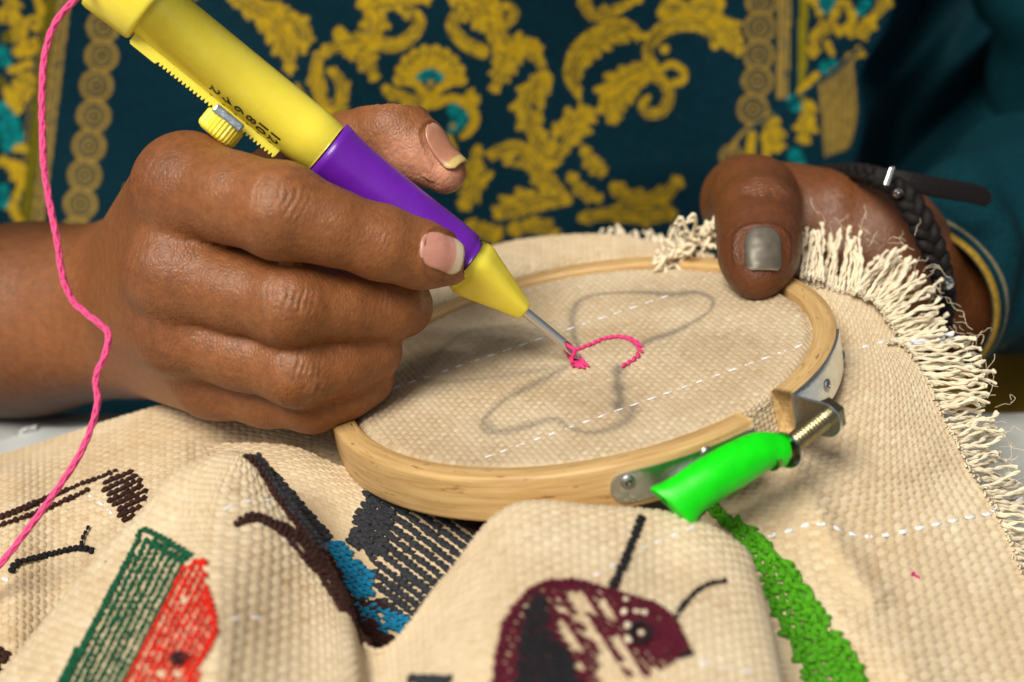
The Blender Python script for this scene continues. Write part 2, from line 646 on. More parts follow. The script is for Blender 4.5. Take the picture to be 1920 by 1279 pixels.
_pen = [
    ([(1083, 650), (1074, 620), (1074, 590), (1090, 563), (1130, 552), (1200, 549), (1260, 553), (1305, 549), (1335, 562), (1332, 582), (1302, 604), (1260, 625), (1215, 640), (1200, 652)], 6.0, .62),
    ([(1062, 688), (1000, 722), (945, 752), (910, 785), (908, 806), (930, 812), (985, 801), (1040, 786), (1065, 802), (1105, 812), (1150, 803), (1180, 784), (1188, 765)], 8.5, .55),
    ([(1160, 690), (1158, 715), (1163, 745), (1160, 765)], 11, .75),
    ([(910, 795), (925, 810)], 13, .5), ([(1170, 775), (1185, 770)], 12, .4),
    ([(1050, 640), (950, 618), (880, 622), (835, 650), (800, 690), (775, 712), (850, 716), (950, 705), (1055, 688)], 8, .34),
    ([(1030, 640), (980, 655), (900, 665), (840, 700)], 8, .25), ([(900, 618), (960, 614), (1020, 622)], 7, .35),
]
ink = ink_strokes(pxx, pyy, _pen) * (.75 + .45 * rng.random(len(pxx)))
stain = np.clip(np.sin(GX * 1.1 + 1.3 * np.sin(GY * .8)) * np.sin(GY * .9 + .7 * GX + 1), 0, 1)
keep = (RR.ravel() < 5.22)
fq = gridfaces(n_, n_)
fq = fq[keep[fq].all(1)]
used = np.unique(fq)
rm = np.full(n_ * n_, -1); rm[used] = np.arange(len(used))
VV = (SX + (.028 * H_)[..., None] * HN).reshape(-1, 3)[used]
panel = mk("stretched_panel", VV, [rm[fq]], M['cloth'], CL, attrs={'tint': T_.ravel()[used] - .24 - .26 * stain.ravel()[used], 'ink': np.clip(ink * .85 + .10 + .10 * stain.ravel(), 0, .8)[used]})
pp = Patch(); pp.o = panel; pp.S = SX.reshape(-1, 3)[used]; pp.N = np.tile(HN, (len(used), 1)); pp.px, pp.py, pp.d = pxx[used], pyy[used], proj(pp.S)[2]; pp.kd = None
for a, b in (((640, 762), (1262, 552)), ((900, 862), (1512, 645))):
    white_dashes(pp, [a, b], 32, .036, panel)

# pink outline being stitched
for c, d, n, l in path_stitches(pp, [(1080, 660), (1092, 656), (1112, 648), (1135, 638), (1162, 635), (1186, 641), (1201, 655), (1197, 670), (1184, 681), (1166, 692)], 11, .42):
    V, f = puffs([c + n * .035], [d], [n], l * 1.35, .052, .05)
    mk("pink_stitch", V, f, M['pink'], panel)
for pts in ([(1064, 660), (1082, 694)], [(1070, 660), (1091, 695)], [(1077, 666), (1100, 692)]):
    for c, d, n, l in path_stitches(pp, pts, 12, .3):
        V, f = puffs([c + n * .05], [d], [n], l * 1.4, .055, .06)
        mk("pink_stitch", V, f, M['pink'], panel)
# --- right drape, from the hoop to the fringe
def ridge(pts, w, h):
    q = resample(spline(pts, 60), 6)
    def f(px, py):
        dd = np.full(px.shape, 1e9)
        for x, y in q:
            dd = np.minimum(dd, (px - x) ** 2 + (py - y) ** 2)
        return h * np.exp(-dd / (w * w))
    return f

_r1 = ridge([(1478, 850), (1515, 930), (1560, 1010), (1600, 1070), (1640, 1120)], 26, .26)
_r2 = ridge([(1560, 905), (1640, 890), (1700, 880), (1740, 850)], 40, .14)
_r3 = ridge([(1600, 1180), (1680, 1230), (1720, 1300)], 60, .3)
_rd = [
    [(1440, 470, 42.3), (1490, 480, 42.2), (1530, 497, 42.0), (1565, 512, 41.9)],
    [(1520, 545, 41.2), (1560, 552, 41.1), (1610, 562, 41.1), (1655, 572, 41.2)],
    [(1520, 640, 39.6), (1580, 640, 39.7), (1640, 637, 39.9), (1695, 637, 40.2)],
    [(1490, 740, 37.6), (1570, 728, 37.7), (1660, 712, 38.3), (1738, 705, 39.0)],
    [(1410, 830, 35.9), (1540, 822, 36.1), (1660, 803, 36.8), (1775, 792, 37.8)],
    [(1350, 930, 34.5), (1510, 932, 34.6), (1660, 918, 35.3), (1825, 892, 36.6)],
    [(1290, 1010, 33.9), (1480, 1014, 33.8), (1660, 1003, 34.4), (1880, 968, 35.9)],
    [(1310, 1130, 33.2), (1510, 1124, 32.9), (1680, 1120, 33.3), (1930, 1080, 35.1)],
    [(1350, 1255, 32.6), (1540, 1250, 32.2), (1700, 1250, 32.5), (1985, 1220, 34.2)],
    [(1390, 1400, 32.0), (1580, 1395, 31.6), (1740, 1395, 31.8), (2040, 1370, 33.4)],
]
def nearer(py):
    return np.interp(py, [380, 560, 640, 740, 830, 930, 1010], [1.6, 1.5, 1.3, .95, .5, .2, 0])
_rd = np.array(_rd)
_rd[..., 2] -= nearer(_rd[..., 1])
PR = patch("right_drape", _rd, .135, CL, bumpf=lambda x, y: _r1(x, y) + _r2(x, y) + _r3(x, y))

# --- front: left ridge, its tan facet, and the near fold (one sheet)
_cols = [
    [(465, 875, 35.2), (380, 905, 35.0), (300, 975, 34.7), (215, 1075, 34.2), (125, 1185, 33.6), (30, 1300, 33.0), (-70, 1410, 32.4)],
    [(431, 853, 34.2), (330, 885, 33.9), (262, 965, 33.5), (172, 1060, 33.0), (82, 1170, 32.4), (-18, 1290, 31.8), (-120, 1400, 31.2)],
    [(440, 850, 34.0), (372, 900, 33.3), (325, 990, 32.6), (262, 1090, 31.9), (190, 1200, 31.2), (115, 1310, 30.5), (45, 1410, 29.9)],
    [(448, 850, 33.9), (412, 905, 33.0), (392, 990, 32.1), (384, 1085, 31.2), (382, 1185, 30.4), (366, 1290, 29.6), (350, 1400, 28.9)],
    [(462, 853, 33.9), (472, 920, 33.1), (482, 1000, 32.2), (474, 1100, 31.3), (468, 1190, 30.6), (458, 1290, 29.8), (450, 1400, 29.1)],
    [(492, 872, 34.0), (535, 950, 33.4), (566, 1035, 32.7), (574, 1120, 32.0), (576, 1200, 31.3), (576, 1290, 30.4), (576, 1400, 29.4)],
    [(575, 985, 33.7), (618, 1062, 33.2), (640, 1115, 32.8), (650, 1165, 32.3), (656, 1220, 31.6), (662, 1300, 30.5), (668, 1400, 29.4)],
    [(698, 1218, 32.6), (702, 1232, 32.4), (704, 1248, 32.2), (707, 1268, 31.8), (710, 1300, 31.2), (714, 1350, 30.3), (720, 1400, 29.4)],
    [(832, 1085, 32.0), (842, 1110, 31.5), (845, 1150, 31.0), (847, 1200, 30.4), (850, 1250, 29.9), (852, 1320, 29.3), (855, 1400, 28.7)],
    [(952, 952, 32.2), (958, 985, 31.6), (962, 1050, 30.9), (966, 1120, 30.2), (970, 1200, 29.5), (975, 1300, 28.8), (980, 1400, 28.2)],
    [(1120, 950, 32.2), (1124, 985, 31.6), (1126, 1050, 30.9), (1130, 1130, 30.2), (1134, 1210, 29.5), (1138, 1300, 28.8), (1142, 1400, 28.2)],
    [(1285, 968, 32.4), (1290, 1005, 31.7), (1292, 1065, 31.1), (1296, 1140, 30.4), (1300, 1215, 29.7), (1306, 1300, 29.0), (1312, 1400, 28.4)],
    [(1385, 1020, 32.5), (1398, 1062, 31.8), (1408, 1115, 31.2), (1420, 1180, 30.6), (1430, 1245, 30.0), (1440, 1320, 29.4), (1450, 1400, 28.8)],
    [(1408, 1055, 32.7), (1430, 1120, 32.1), (1444, 1175, 31.5), (1457, 1230, 30.9), (1468, 1285, 30.3), (1480, 1350, 29.7), (1492, 1420, 29.1)],
    [(1395, 1075, 33.6), (1412, 1135, 33.0), (1425, 1185, 32.5), (1438, 1240, 31.9), (1450, 1290, 31.3), (1460, 1355, 30.7), (1470, 1425, 30.1)],
]
_fc = np.array(_cols).transpose(1, 0, 2)
_fc[:, 3:, 2] -= 1.25 * sstep(_fc[:, 3:, 1], 900, 1260)
_fc[:, 2, 2] -= .3 * sstep(_fc[:, 2, 1], 900, 1260)
_back = _fc[0] + np.array([0, 34, 1.5])
_back2 = _fc[0] + np.array([0, 90, 3.0])
_fc = np.concatenate([_back2[None], _back[None], _fc])
PF = patch("front_fold", _fc, .135, CL,
           bumpf=lambda x, y: -.6 * np.exp(-(((x - 545) / 105) ** 2 + ((y - 1160) / 120) ** 2)) - .30 * np.exp(-(((x - 1240) / 60) ** 2 + ((y - 1060) / 70) ** 2)))

# --- hollow between the folds, with the charcoal and blue stitching
_vl = [
    [(380, 830, 38.2), (540, 835, 37.6), (660, 880, 37.0), (860, 915, 36.4), (1060, 900, 36.4)],
    [(410, 880, 37.0), (560, 885, 36.6), (690, 935, 36.0), (860, 975, 35.3), (1060, 960, 35.3)],
    [(470, 950, 36.0), (590, 975, 35.6), (710, 1020, 34.9), (860, 1045, 34.3), (1050, 1030, 34.2)],
    [(530, 1050, 35.0), (640, 1085, 34.6), (740, 1115, 34.0), (860, 1120, 33.5), (1040, 1100, 33.3)],
    [(600, 1160, 34.2), (690, 1190, 33.9), (770, 1200, 33.4), (870, 1195, 32.9), (1030, 1180, 32.6)],
    [(660, 1260, 33.4), (740, 1270, 33.1), (800, 1275, 32.8), (880, 1270, 32.4), (1020, 1260, 32.0)],
]
PV = patch("hollow", _vl, .125, CL, tone=-.24)  # lower tone: shade between the folds is put into the cloth colour

# --- left drape behind the ridge
_ld = [
    [(-200, 935, 43.5), (-60, 905, 43.4), (20, 880, 43.2), (110, 845, 43.0), (230, 805, 42.8), (330, 775, 42.4), (450, 770, 42.0), (560, 790, 41.5), (680, 810, 41.0)],
    [(-200, 895, 42.3), (-60, 868, 42.3), (20, 848, 42.2), (110, 820, 42.0), (230, 782, 41.7), (330, 757, 41.2), (450, 752, 40.6), (560, 765, 40.0), (680, 780, 39.4)],
    [(-200, 920, 40.9), (-60, 892, 40.9), (20, 870, 40.8), (110, 848, 40.6), (230, 818, 40.3), (330, 800, 39.9), (450, 795, 39.4), (560, 815, 38.8), (680, 840, 38.2)],
    [(-200, 960, 39.8), (-60, 915, 39.7), (20, 890, 39.5), (110, 872, 39.2), (230, 855, 38.9), (330, 840, 38.6), (450, 845, 38.3), (560, 862, 38.0), (680, 890, 37.5)],
    [(-200, 1030, 38.0), (-60, 985, 37.9), (20, 955, 37.7), (110, 935, 37.5), (230, 915, 37.4), (330, 905, 37.3), (450, 905, 37.2), (560, 925, 37.0), (680, 950, 36.6)],
    [(-200, 1110, 36.7), (-60, 1065, 36.6), (20, 1040, 36.4), (110, 1022, 36.3), (230, 1005, 36.2), (330, 995, 36.1), (450, 1000, 36.0), (560, 1010, 35.9), (680, 1020, 35.7)],
    [(-200, 1200, 35.9), (-60, 1150, 35.8), (20, 1120, 35.6), (110, 1100, 35.5), (230, 1090, 35.4), (330, 1085, 35.3), (450, 1085, 35.2), (560, 1085, 35.1), (680, 1090, 35.0)],
    [(-200, 1300, 35.0), (-60, 1250, 34.8), (20, 1225, 34.6), (110, 1210, 34.5), (230, 1200, 34.4), (330, 1195, 34.4), (450, 1190, 34.4), (560, 1185, 34.4), (680, 1180, 34.4)],
    [(-200, 1400, 34.2), (-60, 1370, 34.0), (20, 1350, 33.8), (110, 1340, 33.7), (230, 1330, 33.7), (330, 1320, 33.7), (450, 1310, 33.7), (560, 1300, 33.8), (680, 1290, 33.8)],
]
_ld = np.array(_ld)
_ld[3:, 3:, 2] += .7
PL = patch("left_drape", _ld, .135, CL, bumpf=ridge([(-100, 910), (60, 885), (200, 862), (340, 850)], 22, .2), tone=-.26)  # lower tone: the cloth's reverse side, with shade behind the ridge painted in

# --- cloth heaped behind the hoop
_bd = [
    [(640, 690, 44.6), (760, 590, 45.6), (850, 520, 46.4), (940, 482, 46.8), (1040, 466, 46.9), (1150, 464, 46.8), (1260, 484, 46.3), (1340, 500, 45.6)],
    [(640, 640, 43.6), (760, 548, 44.8), (850, 493, 45.5), (940, 458, 45.9), (1040, 443, 46.0), (1150, 441, 45.9), (1260, 462, 45.4), (1340, 480, 44.8)],
    [(640, 665, 42.7), (760, 575, 43.9), (850, 520, 44.7), (940, 484, 45.1), (1040, 467, 45.2), (1150, 461, 45.2), (1260, 474, 44.8), (1340, 490, 44.3)],
    [(640, 700, 41.9), (760, 605, 43.2), (850, 545, 44.1), (940, 508, 44.5), (1040, 488, 44.7), (1150, 478, 44.7), (1260, 482, 44.5), (1340, 500, 44.0)],
    [(640, 760, 41.5), (760, 650, 43.0), (850, 590, 43.9), (940, 548, 44.3), (1040, 520, 44.5), (1150, 505, 44.5), (1260, 500, 44.4), (1340, 520, 43.9)],
]
PB = patch("back_drape", _bd, .125, CL, tone=-.1)

# ------------------------------------------------------------------ stitched motifs
# green and red panel on the left ridge
_ga = math.atan2(1290 - 1000, 118 - 262)
fill_stitches("green_stitching", PF, [(262, 1020), (275, 1003), (352, 1050), (232, 1300), (100, 1300)], _ga, 13.2, 12.5, M['green_thread'], PF.o, wid=.47, twist=.5, lenf=.66, hgt=.9, wob=.8, lift=.045)
line_stitches("green_border", PF, [[(262, 1022), (272, 996), (362, 1047)], [(258, 1020), (190, 1150), (112, 1300)], [(286, 1020), (349, 1058)]], 10, .062, M['green_thread'], PF.o, .4, lift=.05)
fill_stitches("red_stitching", PF, [(352, 1060), (388, 1054), (390, 1100), (402, 1190), (366, 1300), (226, 1300)], _ga, 12.5, 13, M['red_thread'], PF.o, wid=.5, twist=.5, lenf=.68, hgt=.9, drop=.02, wob=1, lift=.045)
line_stitches("red_border", PF, [[(356, 1070), (372, 1056), (390, 1062)], [(388, 1110), (402, 1190), (352, 1285)]], 11, .07, M['red_thread'], PF.o, .4, lift=.05)
fill_stitches("black_patch", PF, [(326, 1228), (358, 1232), (352, 1262), (320, 1250)], .3, 9, 11, M['black_thread'], PF.o, lift=.09)
line_stitches("pencil_seam_stitch", PF, [[(232, 1004), (150, 1120), (60, 1240)]], 13, .018, M['grey_thread'], PF.o, .1, lift=-.01, lenf=.4)
# brown arc on the tan facet and the dark edge of the ridge
line_stitches("brown_arc", PF, [[(440, 990), (455, 975), (480, 968), (515, 985), (545, 1010)], [(446, 984), (480, 978), (520, 998), (552, 1030), (590, 1075)],
                                [(500, 975), (530, 992), (556, 1018)], [(520, 984), (556, 1012), (600, 1085), (640, 1150)], [(530, 985), (566, 1016), (606, 1080)]], 11, .075, M['brown_thread'], PF.o, .35, lift=.05)
_edge = [(470, 862), (494, 880), (535, 945), (575, 1000), (602, 1040), (650, 1125), (698, 1212)]
line_stitches("dark_edge", PF, [[(x + dx, y + dx * .25) for x, y in _edge] for dx in (-16, -9, -2)], 11, .07, M['brown_thread'], PF.o, .35, lift=.05)
line_stitches("charcoal_edge", PF, [[(x + dx, y - 4) for x, y in _edge[:5]] for dx in (-8, 0, 6)], 11, .07, M['grey_thread'], PF.o, .35, lift=.07)
# maroon creature with feelers on the near fold
_mp = [(925, 1310), (938, 1205), (962, 1155), (1003, 1108), (1060, 1098), (1130, 1112), (1180, 1128), (1225, 1140), (1262, 1172), (1288, 1224), (1245, 1246), (1180, 1275), (1160, 1310)]
_gaps = [[(1066, 1112), (1086, 1112), (1108, 1160), (1150, 1235), (1185, 1290), (1160, 1300), (1120, 1230), (1078, 1165)],
         [(1112, 1120), (1126, 1122), (1152, 1162), (1140, 1166)], [(1106, 1225), (1124, 1222), (1150, 1275), (1140, 1310), (1110, 1310), (1122, 1262)],
         [(1152, 1200), (1164, 1196), (1190, 1240), (1206, 1262), (1190, 1272), (1168, 1238)], [(1048, 1175), (1060, 1170), (1092, 1230), (1080, 1232)]]
fill_stitches("maroon_stitching", PF, _mp, 1.02, 14.5, 17, M['maroon_thread'], PF.o, wid=.48, twist=.4, lenf=.8, drop=.03, wob=2, lift=.045, holes=_gaps)
fill_stitches("maroon_snout", PF, [(1136, 1114), (1225, 1140), (1262, 1172), (1286, 1224), (1236, 1240), (1206, 1226), (1168, 1170)], 1.15, 11, 14, M['maroon_thread'], PF.o, wid=.55, twist=.4, lenf=.8, drop=.16, wob=2, lift=.06)
fill_stitches("black_shading", PF, [(970, 1310), (975, 1180), (1000, 1125), (1020, 1118), (1026, 1180), (1066, 1235), (1100, 1310)], 1.3, 10, 14, M['black_thread'], PF.o, wid=.6, lenf=.85, lift=.08, wob=2)
line_stitches("maroon_outline", PF, [[(932, 1310), (944, 1200), (966, 1152), (1003, 1108), (1060, 1097), (1130, 1110), (1180, 1126), (1228, 1142), (1262, 1172), (1288, 1226)]], 12, .085, M['maroon_thread'], PF.o, .35, lift=.06)
line_stitches("black_eye", PF, [[(1182, 1190), (1196, 1180), (1214, 1186), (1214, 1202), (1202, 1216), (1186, 1208), (1182, 1192)]], 8, .06, M['black_thread'], PF.o, .2, lift=.13)
line_stitches("white_eye", PF, [[(1172, 1190), (1178, 1180)], [(1172, 1204), (1178, 1216)], [(1196, 1200), (1204, 1198)], [(1164, 1158), (1172, 1162)], [(1185, 1158), (1212, 1162)], [(1168, 1134), (1174, 1140)]], 9, .05, M['cream_yarn'], PF.o, .1, lift=.14)
line_stitches("black_feeler", PF, [[(1148, 1106), (1172, 1050), (1190, 1005), (1204, 970)]], 11, .085, M['black_thread'], PF.o, .2, lift=.05)
line_stitches("black_feeler", PF, [[(1264, 1164), (1288, 1130), (1320, 1102), (1362, 1092)]], 11, .055, M['black_thread'], PF.o, .2, lift=.05)
line_stitches("black_chin", PF, [[(1270, 1236), (1298, 1226)]], 11, .06, M['black_thread'], PF.o, .2, lift=.05)
line_stitches("charcoal_corner", PF, [[(770, 1276), (850, 1277)], [(790, 1283), (840, 1284)]], 11, .09, M['grey_thread'], PF.o, .2, lift=.05)
white_dashes(PF, [(1080, 1100), (1150, 1060), (1230, 1018), (1310, 985)], 34, .045, PF.o)
white_dashes(PF, [(1300, 1238), (1360, 1255), (1420, 1262)], 36, .045, PF.o)
white_dashes(PF, [(412, 960), (450, 942), (520, 938)], 36, .04, PF.o)
white_dashes(PF, [(425, 1162), (500, 1158)], 38, .04, PF.o)
# charcoal rows, blue patches in the hollow
fill_stitches("charcoal_stitching", PV, [(690, 925), (790, 950), (905, 960), (905, 1010), (840, 1080), (835, 1130), (700, 1040), (652, 1015)], .66, 17, 12, M['grey_thread'], PV.o, wid=.42, twist=.45, lenf=.72, hgt=.9)
fill_stitches("charcoal_stitching_close", PV, [(690, 922), (740, 940), (728, 1040), (700, 1050), (655, 1015)], 1.05, 12, 12, M['grey_thread'], PV.o, wid=.55, twist=.45, lenf=.75, lift=.05)
fill_stitches("charcoal_stitching_low", PV, [(700, 1040), (840, 1130), (800, 1200), (700, 1110)], .66, 16, 12, M['grey_thread'], PV.o, wid=.44, twist=.45, lenf=.72)
fill_stitches("blue_stitching", PV, [(605, 1020), (640, 1020), (702, 1080), (700, 1120), (665, 1122), (600, 1070)], .8, 10.5, 12, M['blue_thread'], PV.o, wid=.58, twist=.4, lenf=.8, drop=.06, lift=.06)
fill_stitches("blue_stitching_low", PV, [(650, 1130), (720, 1140), (772, 1165), (755, 1190), (700, 1180), (668, 1160)], .4, 10.5, 13, M['blue_thread'], PV.o, wid=.6, twist=.4, lenf=.8, drop=.03, lift=.06)
fill_stitches("dark_band_between", PV, [(590, 1065), (665, 1122), (720, 1128), (740, 1150), (690, 1145), (640, 1120), (640, 1190), (690, 1240), (600, 1240)], .75, 11, 12, M['brown_thread'], PV.o, wid=.6, lenf=.8, lift=.05)
fill_stitches("brown_patch", PV, [(872, 965), (925, 962), (925, 1000), (890, 1008), (872, 990)], .4, 11, 12, M['brown_thread'], PV.o, wid=.58, lenf=.8, lift=.06)
fill_stitches("charcoal_flank", PV, [(486, 868), (530, 905), (580, 960), (622, 1010), (610, 1040), (560, 1000), (505, 915)], .85, 11, 12, M['grey_thread'], PV.o, wid=.6, lenf=.85, lift=.06)
fill_stitches("brown_flank", PV, [(590, 1020), (625, 1050), (668, 1125), (705, 1170), (745, 1200), (705, 1232), (650, 1150), (600, 1070)], .95, 11, 12, M['brown_thread'], PV.o, wid=.6, lenf=.85, lift=.075)
# brown lines, brown square and black sprig on the left drape
line_stitches("brown_line", PL, [[(-60, 998), (20, 968), (90, 938), (150, 912), (180, 902), (222, 884)], [(-60, 1010), (30, 978), (100, 952), (170, 920)], [(-40, 985), (40, 956), (110, 928)]], 11, .075, M['brown_thread'], PL.o, .4, lift=.05)
fill_stitches("brown_square", PL, [(188, 912), (236, 886), (254, 890), (280, 930), (236, 985), (206, 945)], -.42, 11, 12, M['brown_thread'], PL.o, wid=.55, twist=.4, lenf=.8, drop=.03, lift=.05)
line_stitches("black_sprig", PL, [[(22, 1078), (30, 1060), (70, 1048), (120, 1036), (150, 1030), (178, 1036)]], 10, .085, M['black_thread'], PL.o, .4, lift=.06)
line_stitches("black_sprig_tail", PL, [[(154, 1028), (160, 1008), (170, 990)]], 10, .04, M['black_thread'], PL.o, .1, lift=.09)
fill_stitches("maroon_corner", PL, [(-60, 1200), (0, 1215), (18, 1235), (-10, 1270), (-60, 1290)], .6, 11, 12, M['brown_thread'], PL.o, wid=.6, lenf=.8, lift=.05)
white_dashes(PL, [(160, 925), (190, 945), (214, 968)], 26, .045, PL.o)
white_dashes(PL, [(-20, 1070), (20, 1092)], 26, .05, PL.o)
# leaf green strip on the right drape
_gs = [(1318, 955), (1350, 962), (1400, 990), (1440, 1025), (1470, 1060), (1500, 1100), (1545, 1160), (1580, 1205), (1610, 1250), (1640, 1300), (1520, 1300), (1490, 1230), (1450, 1150), (1420, 1080), (1380, 1010)]
fill_stitches("leaf_green_stitching", PR, _gs, .45, 12, 16, M['leaf_thread'], PR.o, wid=.54, twist=.8, lenf=.86, hgt=1.1, drop=.03, wob=5, lift=.05, jit=1)
fill_stitches("leaf_green_edge", PR, [(1335, 952), (1400, 985), (1445, 1025), (1510, 1105), (1590, 1210), (1645, 1300), (1600, 1300), (1560, 1220), (1490, 1110), (1430, 1040), (1380, 1000)], .95, 15, 17, M['leaf_thread'], PR.o, wid=.5, twist=.8, lenf=.86, hgt=1.1, drop=.08, lift=.08, wob=5, jit=1)
white_dashes(PR, [(1432, 1008), (1500, 990), (1540, 980), (1605, 1006), (1660, 1004), (1720, 992), (1780, 978), (1840, 966), (1866, 962)], 33, .062, PR.o)
white_dashes(PR, [(1605, 655), (1640, 645), (1700, 632)], 29, .06, PR.o)
for (x, y) in ((1709, 1078), (1675, 522)):
    S, N = on(PR, x, y)
    V, f = join([puffs([S + N * .05], [RT + .5 * UP], [N], .05, .03, .03), puffs([S + N * .05 + .08 * RT - .07 * UP], [RT - UP * .8], [N], .06, .03, .03)])
    mk("magenta_lint", V, f, M['magenta'], PR.o)

# ------------------------------------------------------------------ fringe: every strand a part
def strand(root, tip, r, wav, parent, mt, n=18, curl=0.0):
    root, tip = np.asarray(root), np.asarray(tip)
    t = np.linspace(0, 1, n)
    Ln = np.linalg.norm(tip - root)
    D = unit(tip - root)
    s1 = unit(np.cross(D, FW))
    s2 = np.cross(D, s1)
    ph = rng.uniform(0, 6.28, 4)
    k = rng.uniform(5.0, 8.0) * max(.6, Ln)
    a = wav * (t * (1.4 - t * .4))
    C = root + t[:, None] * (tip - root)
    C = C + (a * np.sin(k * t + ph[0]))[:, None] * s1 + (a * .8 * np.sin(k * 1.13 * t + ph[1]))[:, None] * s2
    C = C + (curl * t ** 2)[:, None] * s1 * .5
    rr = r * (1 + .18 * np.sin(22 * t * Ln + ph[2])) * np.where(t > .93, 1.15, 1)
    parts = []
    for q in range(2):                        # two plies twisted together
        an = 9.0 * t * Ln + ph[3] + q * math.pi
        parts.append(tube_vf(C + (.55 * rr * np.cos(an))[:, None] * s1 + (.55 * rr * np.sin(an))[:, None] * s2, rr * .78, 5))
    V, f = join(parts)
    return mk("fringe_strand", V, f, mt, parent)

def along(pts, t):
    pts = np.asarray(pts, float)
    s = np.concatenate([[0], np.cumsum(np.linalg.norm(np.diff(pts[:, :2], axis=0), axis=1))])
    return np.array([np.interp(t * s[-1], s, pts[:, k]) for k in range(pts.shape[1])])

def fringe(root, tip, n, r, wav, parent, mt, spread=6, dj=.35, p=None):
    for i in range(n):
        t = (i + rng.uniform(.1, .9)) / n
        a, b = along(root, t), along(tip, min(1, max(0, t + rng.normal(0, .012))))
        a[:2] += rng.normal(0, 2.5, 2)
        b[:2] += rng.normal(0, spread * 1.1, 2)
        b = a + (b - a) * rng.uniform(.74, 1.0)
        if p is not None:
            a[2] -= nearer(a[1]); b[2] -= nearer(b[1])
        R0 = P(a[0], a[1], a[2] - .12)
        T0 = P(b[0], b[1], b[2] + rng.normal(0, dj))
        strand(R0, T0, r * rng.uniform(.70, .98), wav * rng.uniform(.8, 1.5), parent, mt, curl=rng.normal(0, .12))

# clump by the thumb
fringe([(1500, 528, 41.5), (1530, 536, 41.3), (1570, 545, 41.2), (1615, 552, 41.1)], [(1522, 424, 43.0), (1550, 428, 43.0), (1590, 430, 42.8), (1622, 440, 42.5)], 27, .042, .03, PR.o, M['cream_yarn'], 7, p=PR)
fringe([(1500, 516, 41.2), (1540, 528, 41.1)], [(1514, 432, 42.6), (1545, 430, 42.5)], 10, .042, .03, PR.o, M['cream_yarn'], 5, p=PR)
# round the corner to the white line
fringe([(1590, 545, 41.0), (1630, 560, 40.9), (1660, 580, 40.7)], [(1655, 475, 42.2), (1690, 462, 42.2), (1735, 490, 41.8)], 20, .042, .035, PR.o, M['cream_yarn'], 7, p=PR)
fringe([(1640, 566, 40.8), (1665, 600, 40.4), (1690, 640, 40.0)], [(1725, 492, 41.8), (1775, 555, 41.3), (1770, 618, 40.7)], 27, .043, .045, PR.o, M['cream_yarn'], 8, p=PR)
fringe([(1660, 640, 39.8), (1700, 648, 39.9)], [(1790, 612, 40.5), (1765, 640, 40.4)], 7, .043, .04, PR.o, M['cream_yarn'], 7, p=PR)
fringe([(1700, 640, 39.9), (1712, 648, 39.8)], [(1790, 632, 40.4), (1800, 640, 40.4)], 3, .045, .04, PR.o, M['white_yarn'], 4, p=PR)
# right side, down to the second white line
fringe([(1690, 640, 39.9), (1735, 705, 39.0), (1755, 750, 38.4)], [(1828, 632, 40.5), (1850, 690, 39.8), (1862, 750, 39.0)], 26, .043, .05, PR.o, M['cream_yarn'], 8, p=PR)
fringe([(1752, 745, 38.4), (1775, 795, 37.7), (1795, 835, 37.3)], [(1850, 735, 39.0), (1845, 775, 38.6), (1885, 820, 38.0)], 20, .043, .055, PR.o, M['cream_yarn'], 9, p=PR)
fringe([(1790, 820, 37.4), (1815, 870, 36.8), (1838, 905, 36.4)], [(1872, 790, 38.3), (1888, 870, 37.6), (1912, 905, 37.0)], 16, .043, .05, PR.o, M['cream_yarn'], 9, p=PR)
fringe([(1860, 958, 36.0), (1868, 964, 36.0)], [(1925, 938, 36.8), (1930, 946, 36.7)], 4, .05, .03, PR.o, M['white_yarn'], 3, p=PR)
fringe([(1838, 905, 36.4), (1870, 960, 35.9), (1905, 1050, 35.2)], [(1920, 895, 37.2), (1945, 960, 36.7), (1990, 1060, 36.0)], 30, .043, .05, PR.o, M['cream_yarn'], 9, p=PR)
fringe([(1905, 1050, 35.2), (1960, 1150, 34.5), (1985, 1220, 34.1)], [(1990, 1060, 36.0), (2060, 1150, 35.3), (2090, 1230, 34.8)], 26, .043, .05, PR.o, M['cream_yarn'], 9, p=PR)
# behind the hoop: fuzzy edge and the curled clump left of the thumb
fringe([(1118, 458, 46.4), (1200, 462, 46.3), (1300, 470, 46.0)], [(1122, 430, 47.0), (1200, 432, 47.0), (1290, 428, 46.8)], 30, .045, .06, PB.o, M['cream_yarn'], 8)
for i in range(44):
    t = rng.uniform()
    cx, cy = 1238 + 100 * t, 487 - 52 * t ** .8 * math.sin(min(1, t * 1.25) * 1.57)
    a = np.array([cx + rng.normal(0, 9), cy + rng.uniform(-6, 20), 42.2 + rng.normal(0, .25)])
    q = [P(*a)]
    for k in range(4):
        q.append(q[-1] + rng.normal(0, .16, 3) + UP * .04)
    C = spline(np.array(q), 16)
    V, f = tube_vf(C, .05, 6)
    mk("fringe_strand", V, f, M['cream_yarn'], PB.o)

# loose fibres along the frayed edge
parts = []
for i in range(70):
    t = rng.uniform()
    a = along([(1520, 424, 41.4), (1600, 428, 41.2), (1700, 470, 40.6), (1780, 560, 39.8), (1830, 636, 39.2), (1862, 740, 38.0), (1890, 850, 37.2), (1915, 900, 37.0)], t)
    q = [P(a[0] + rng.normal(0, 14), a[1] + rng.normal(0, 12), a[2] + rng.normal(0, .2))]
    dr = unit(RT * rng.normal(.6, .8) + UP * rng.normal(.3, .8) + FW * rng.normal(0, .4))
    for k in range(4):
        dr = unit(dr + rng.normal(0, .55, 3))
        q.append(q[-1] + dr * .12)
    parts.append(tube_vf(spline(np.array(q), 14), .0055, 4, caps=False))
V, f = join(parts)
o = mk("loose_fibres", V, f, M['cream_yarn'], PR.o)
o["kind"] = "stuff"
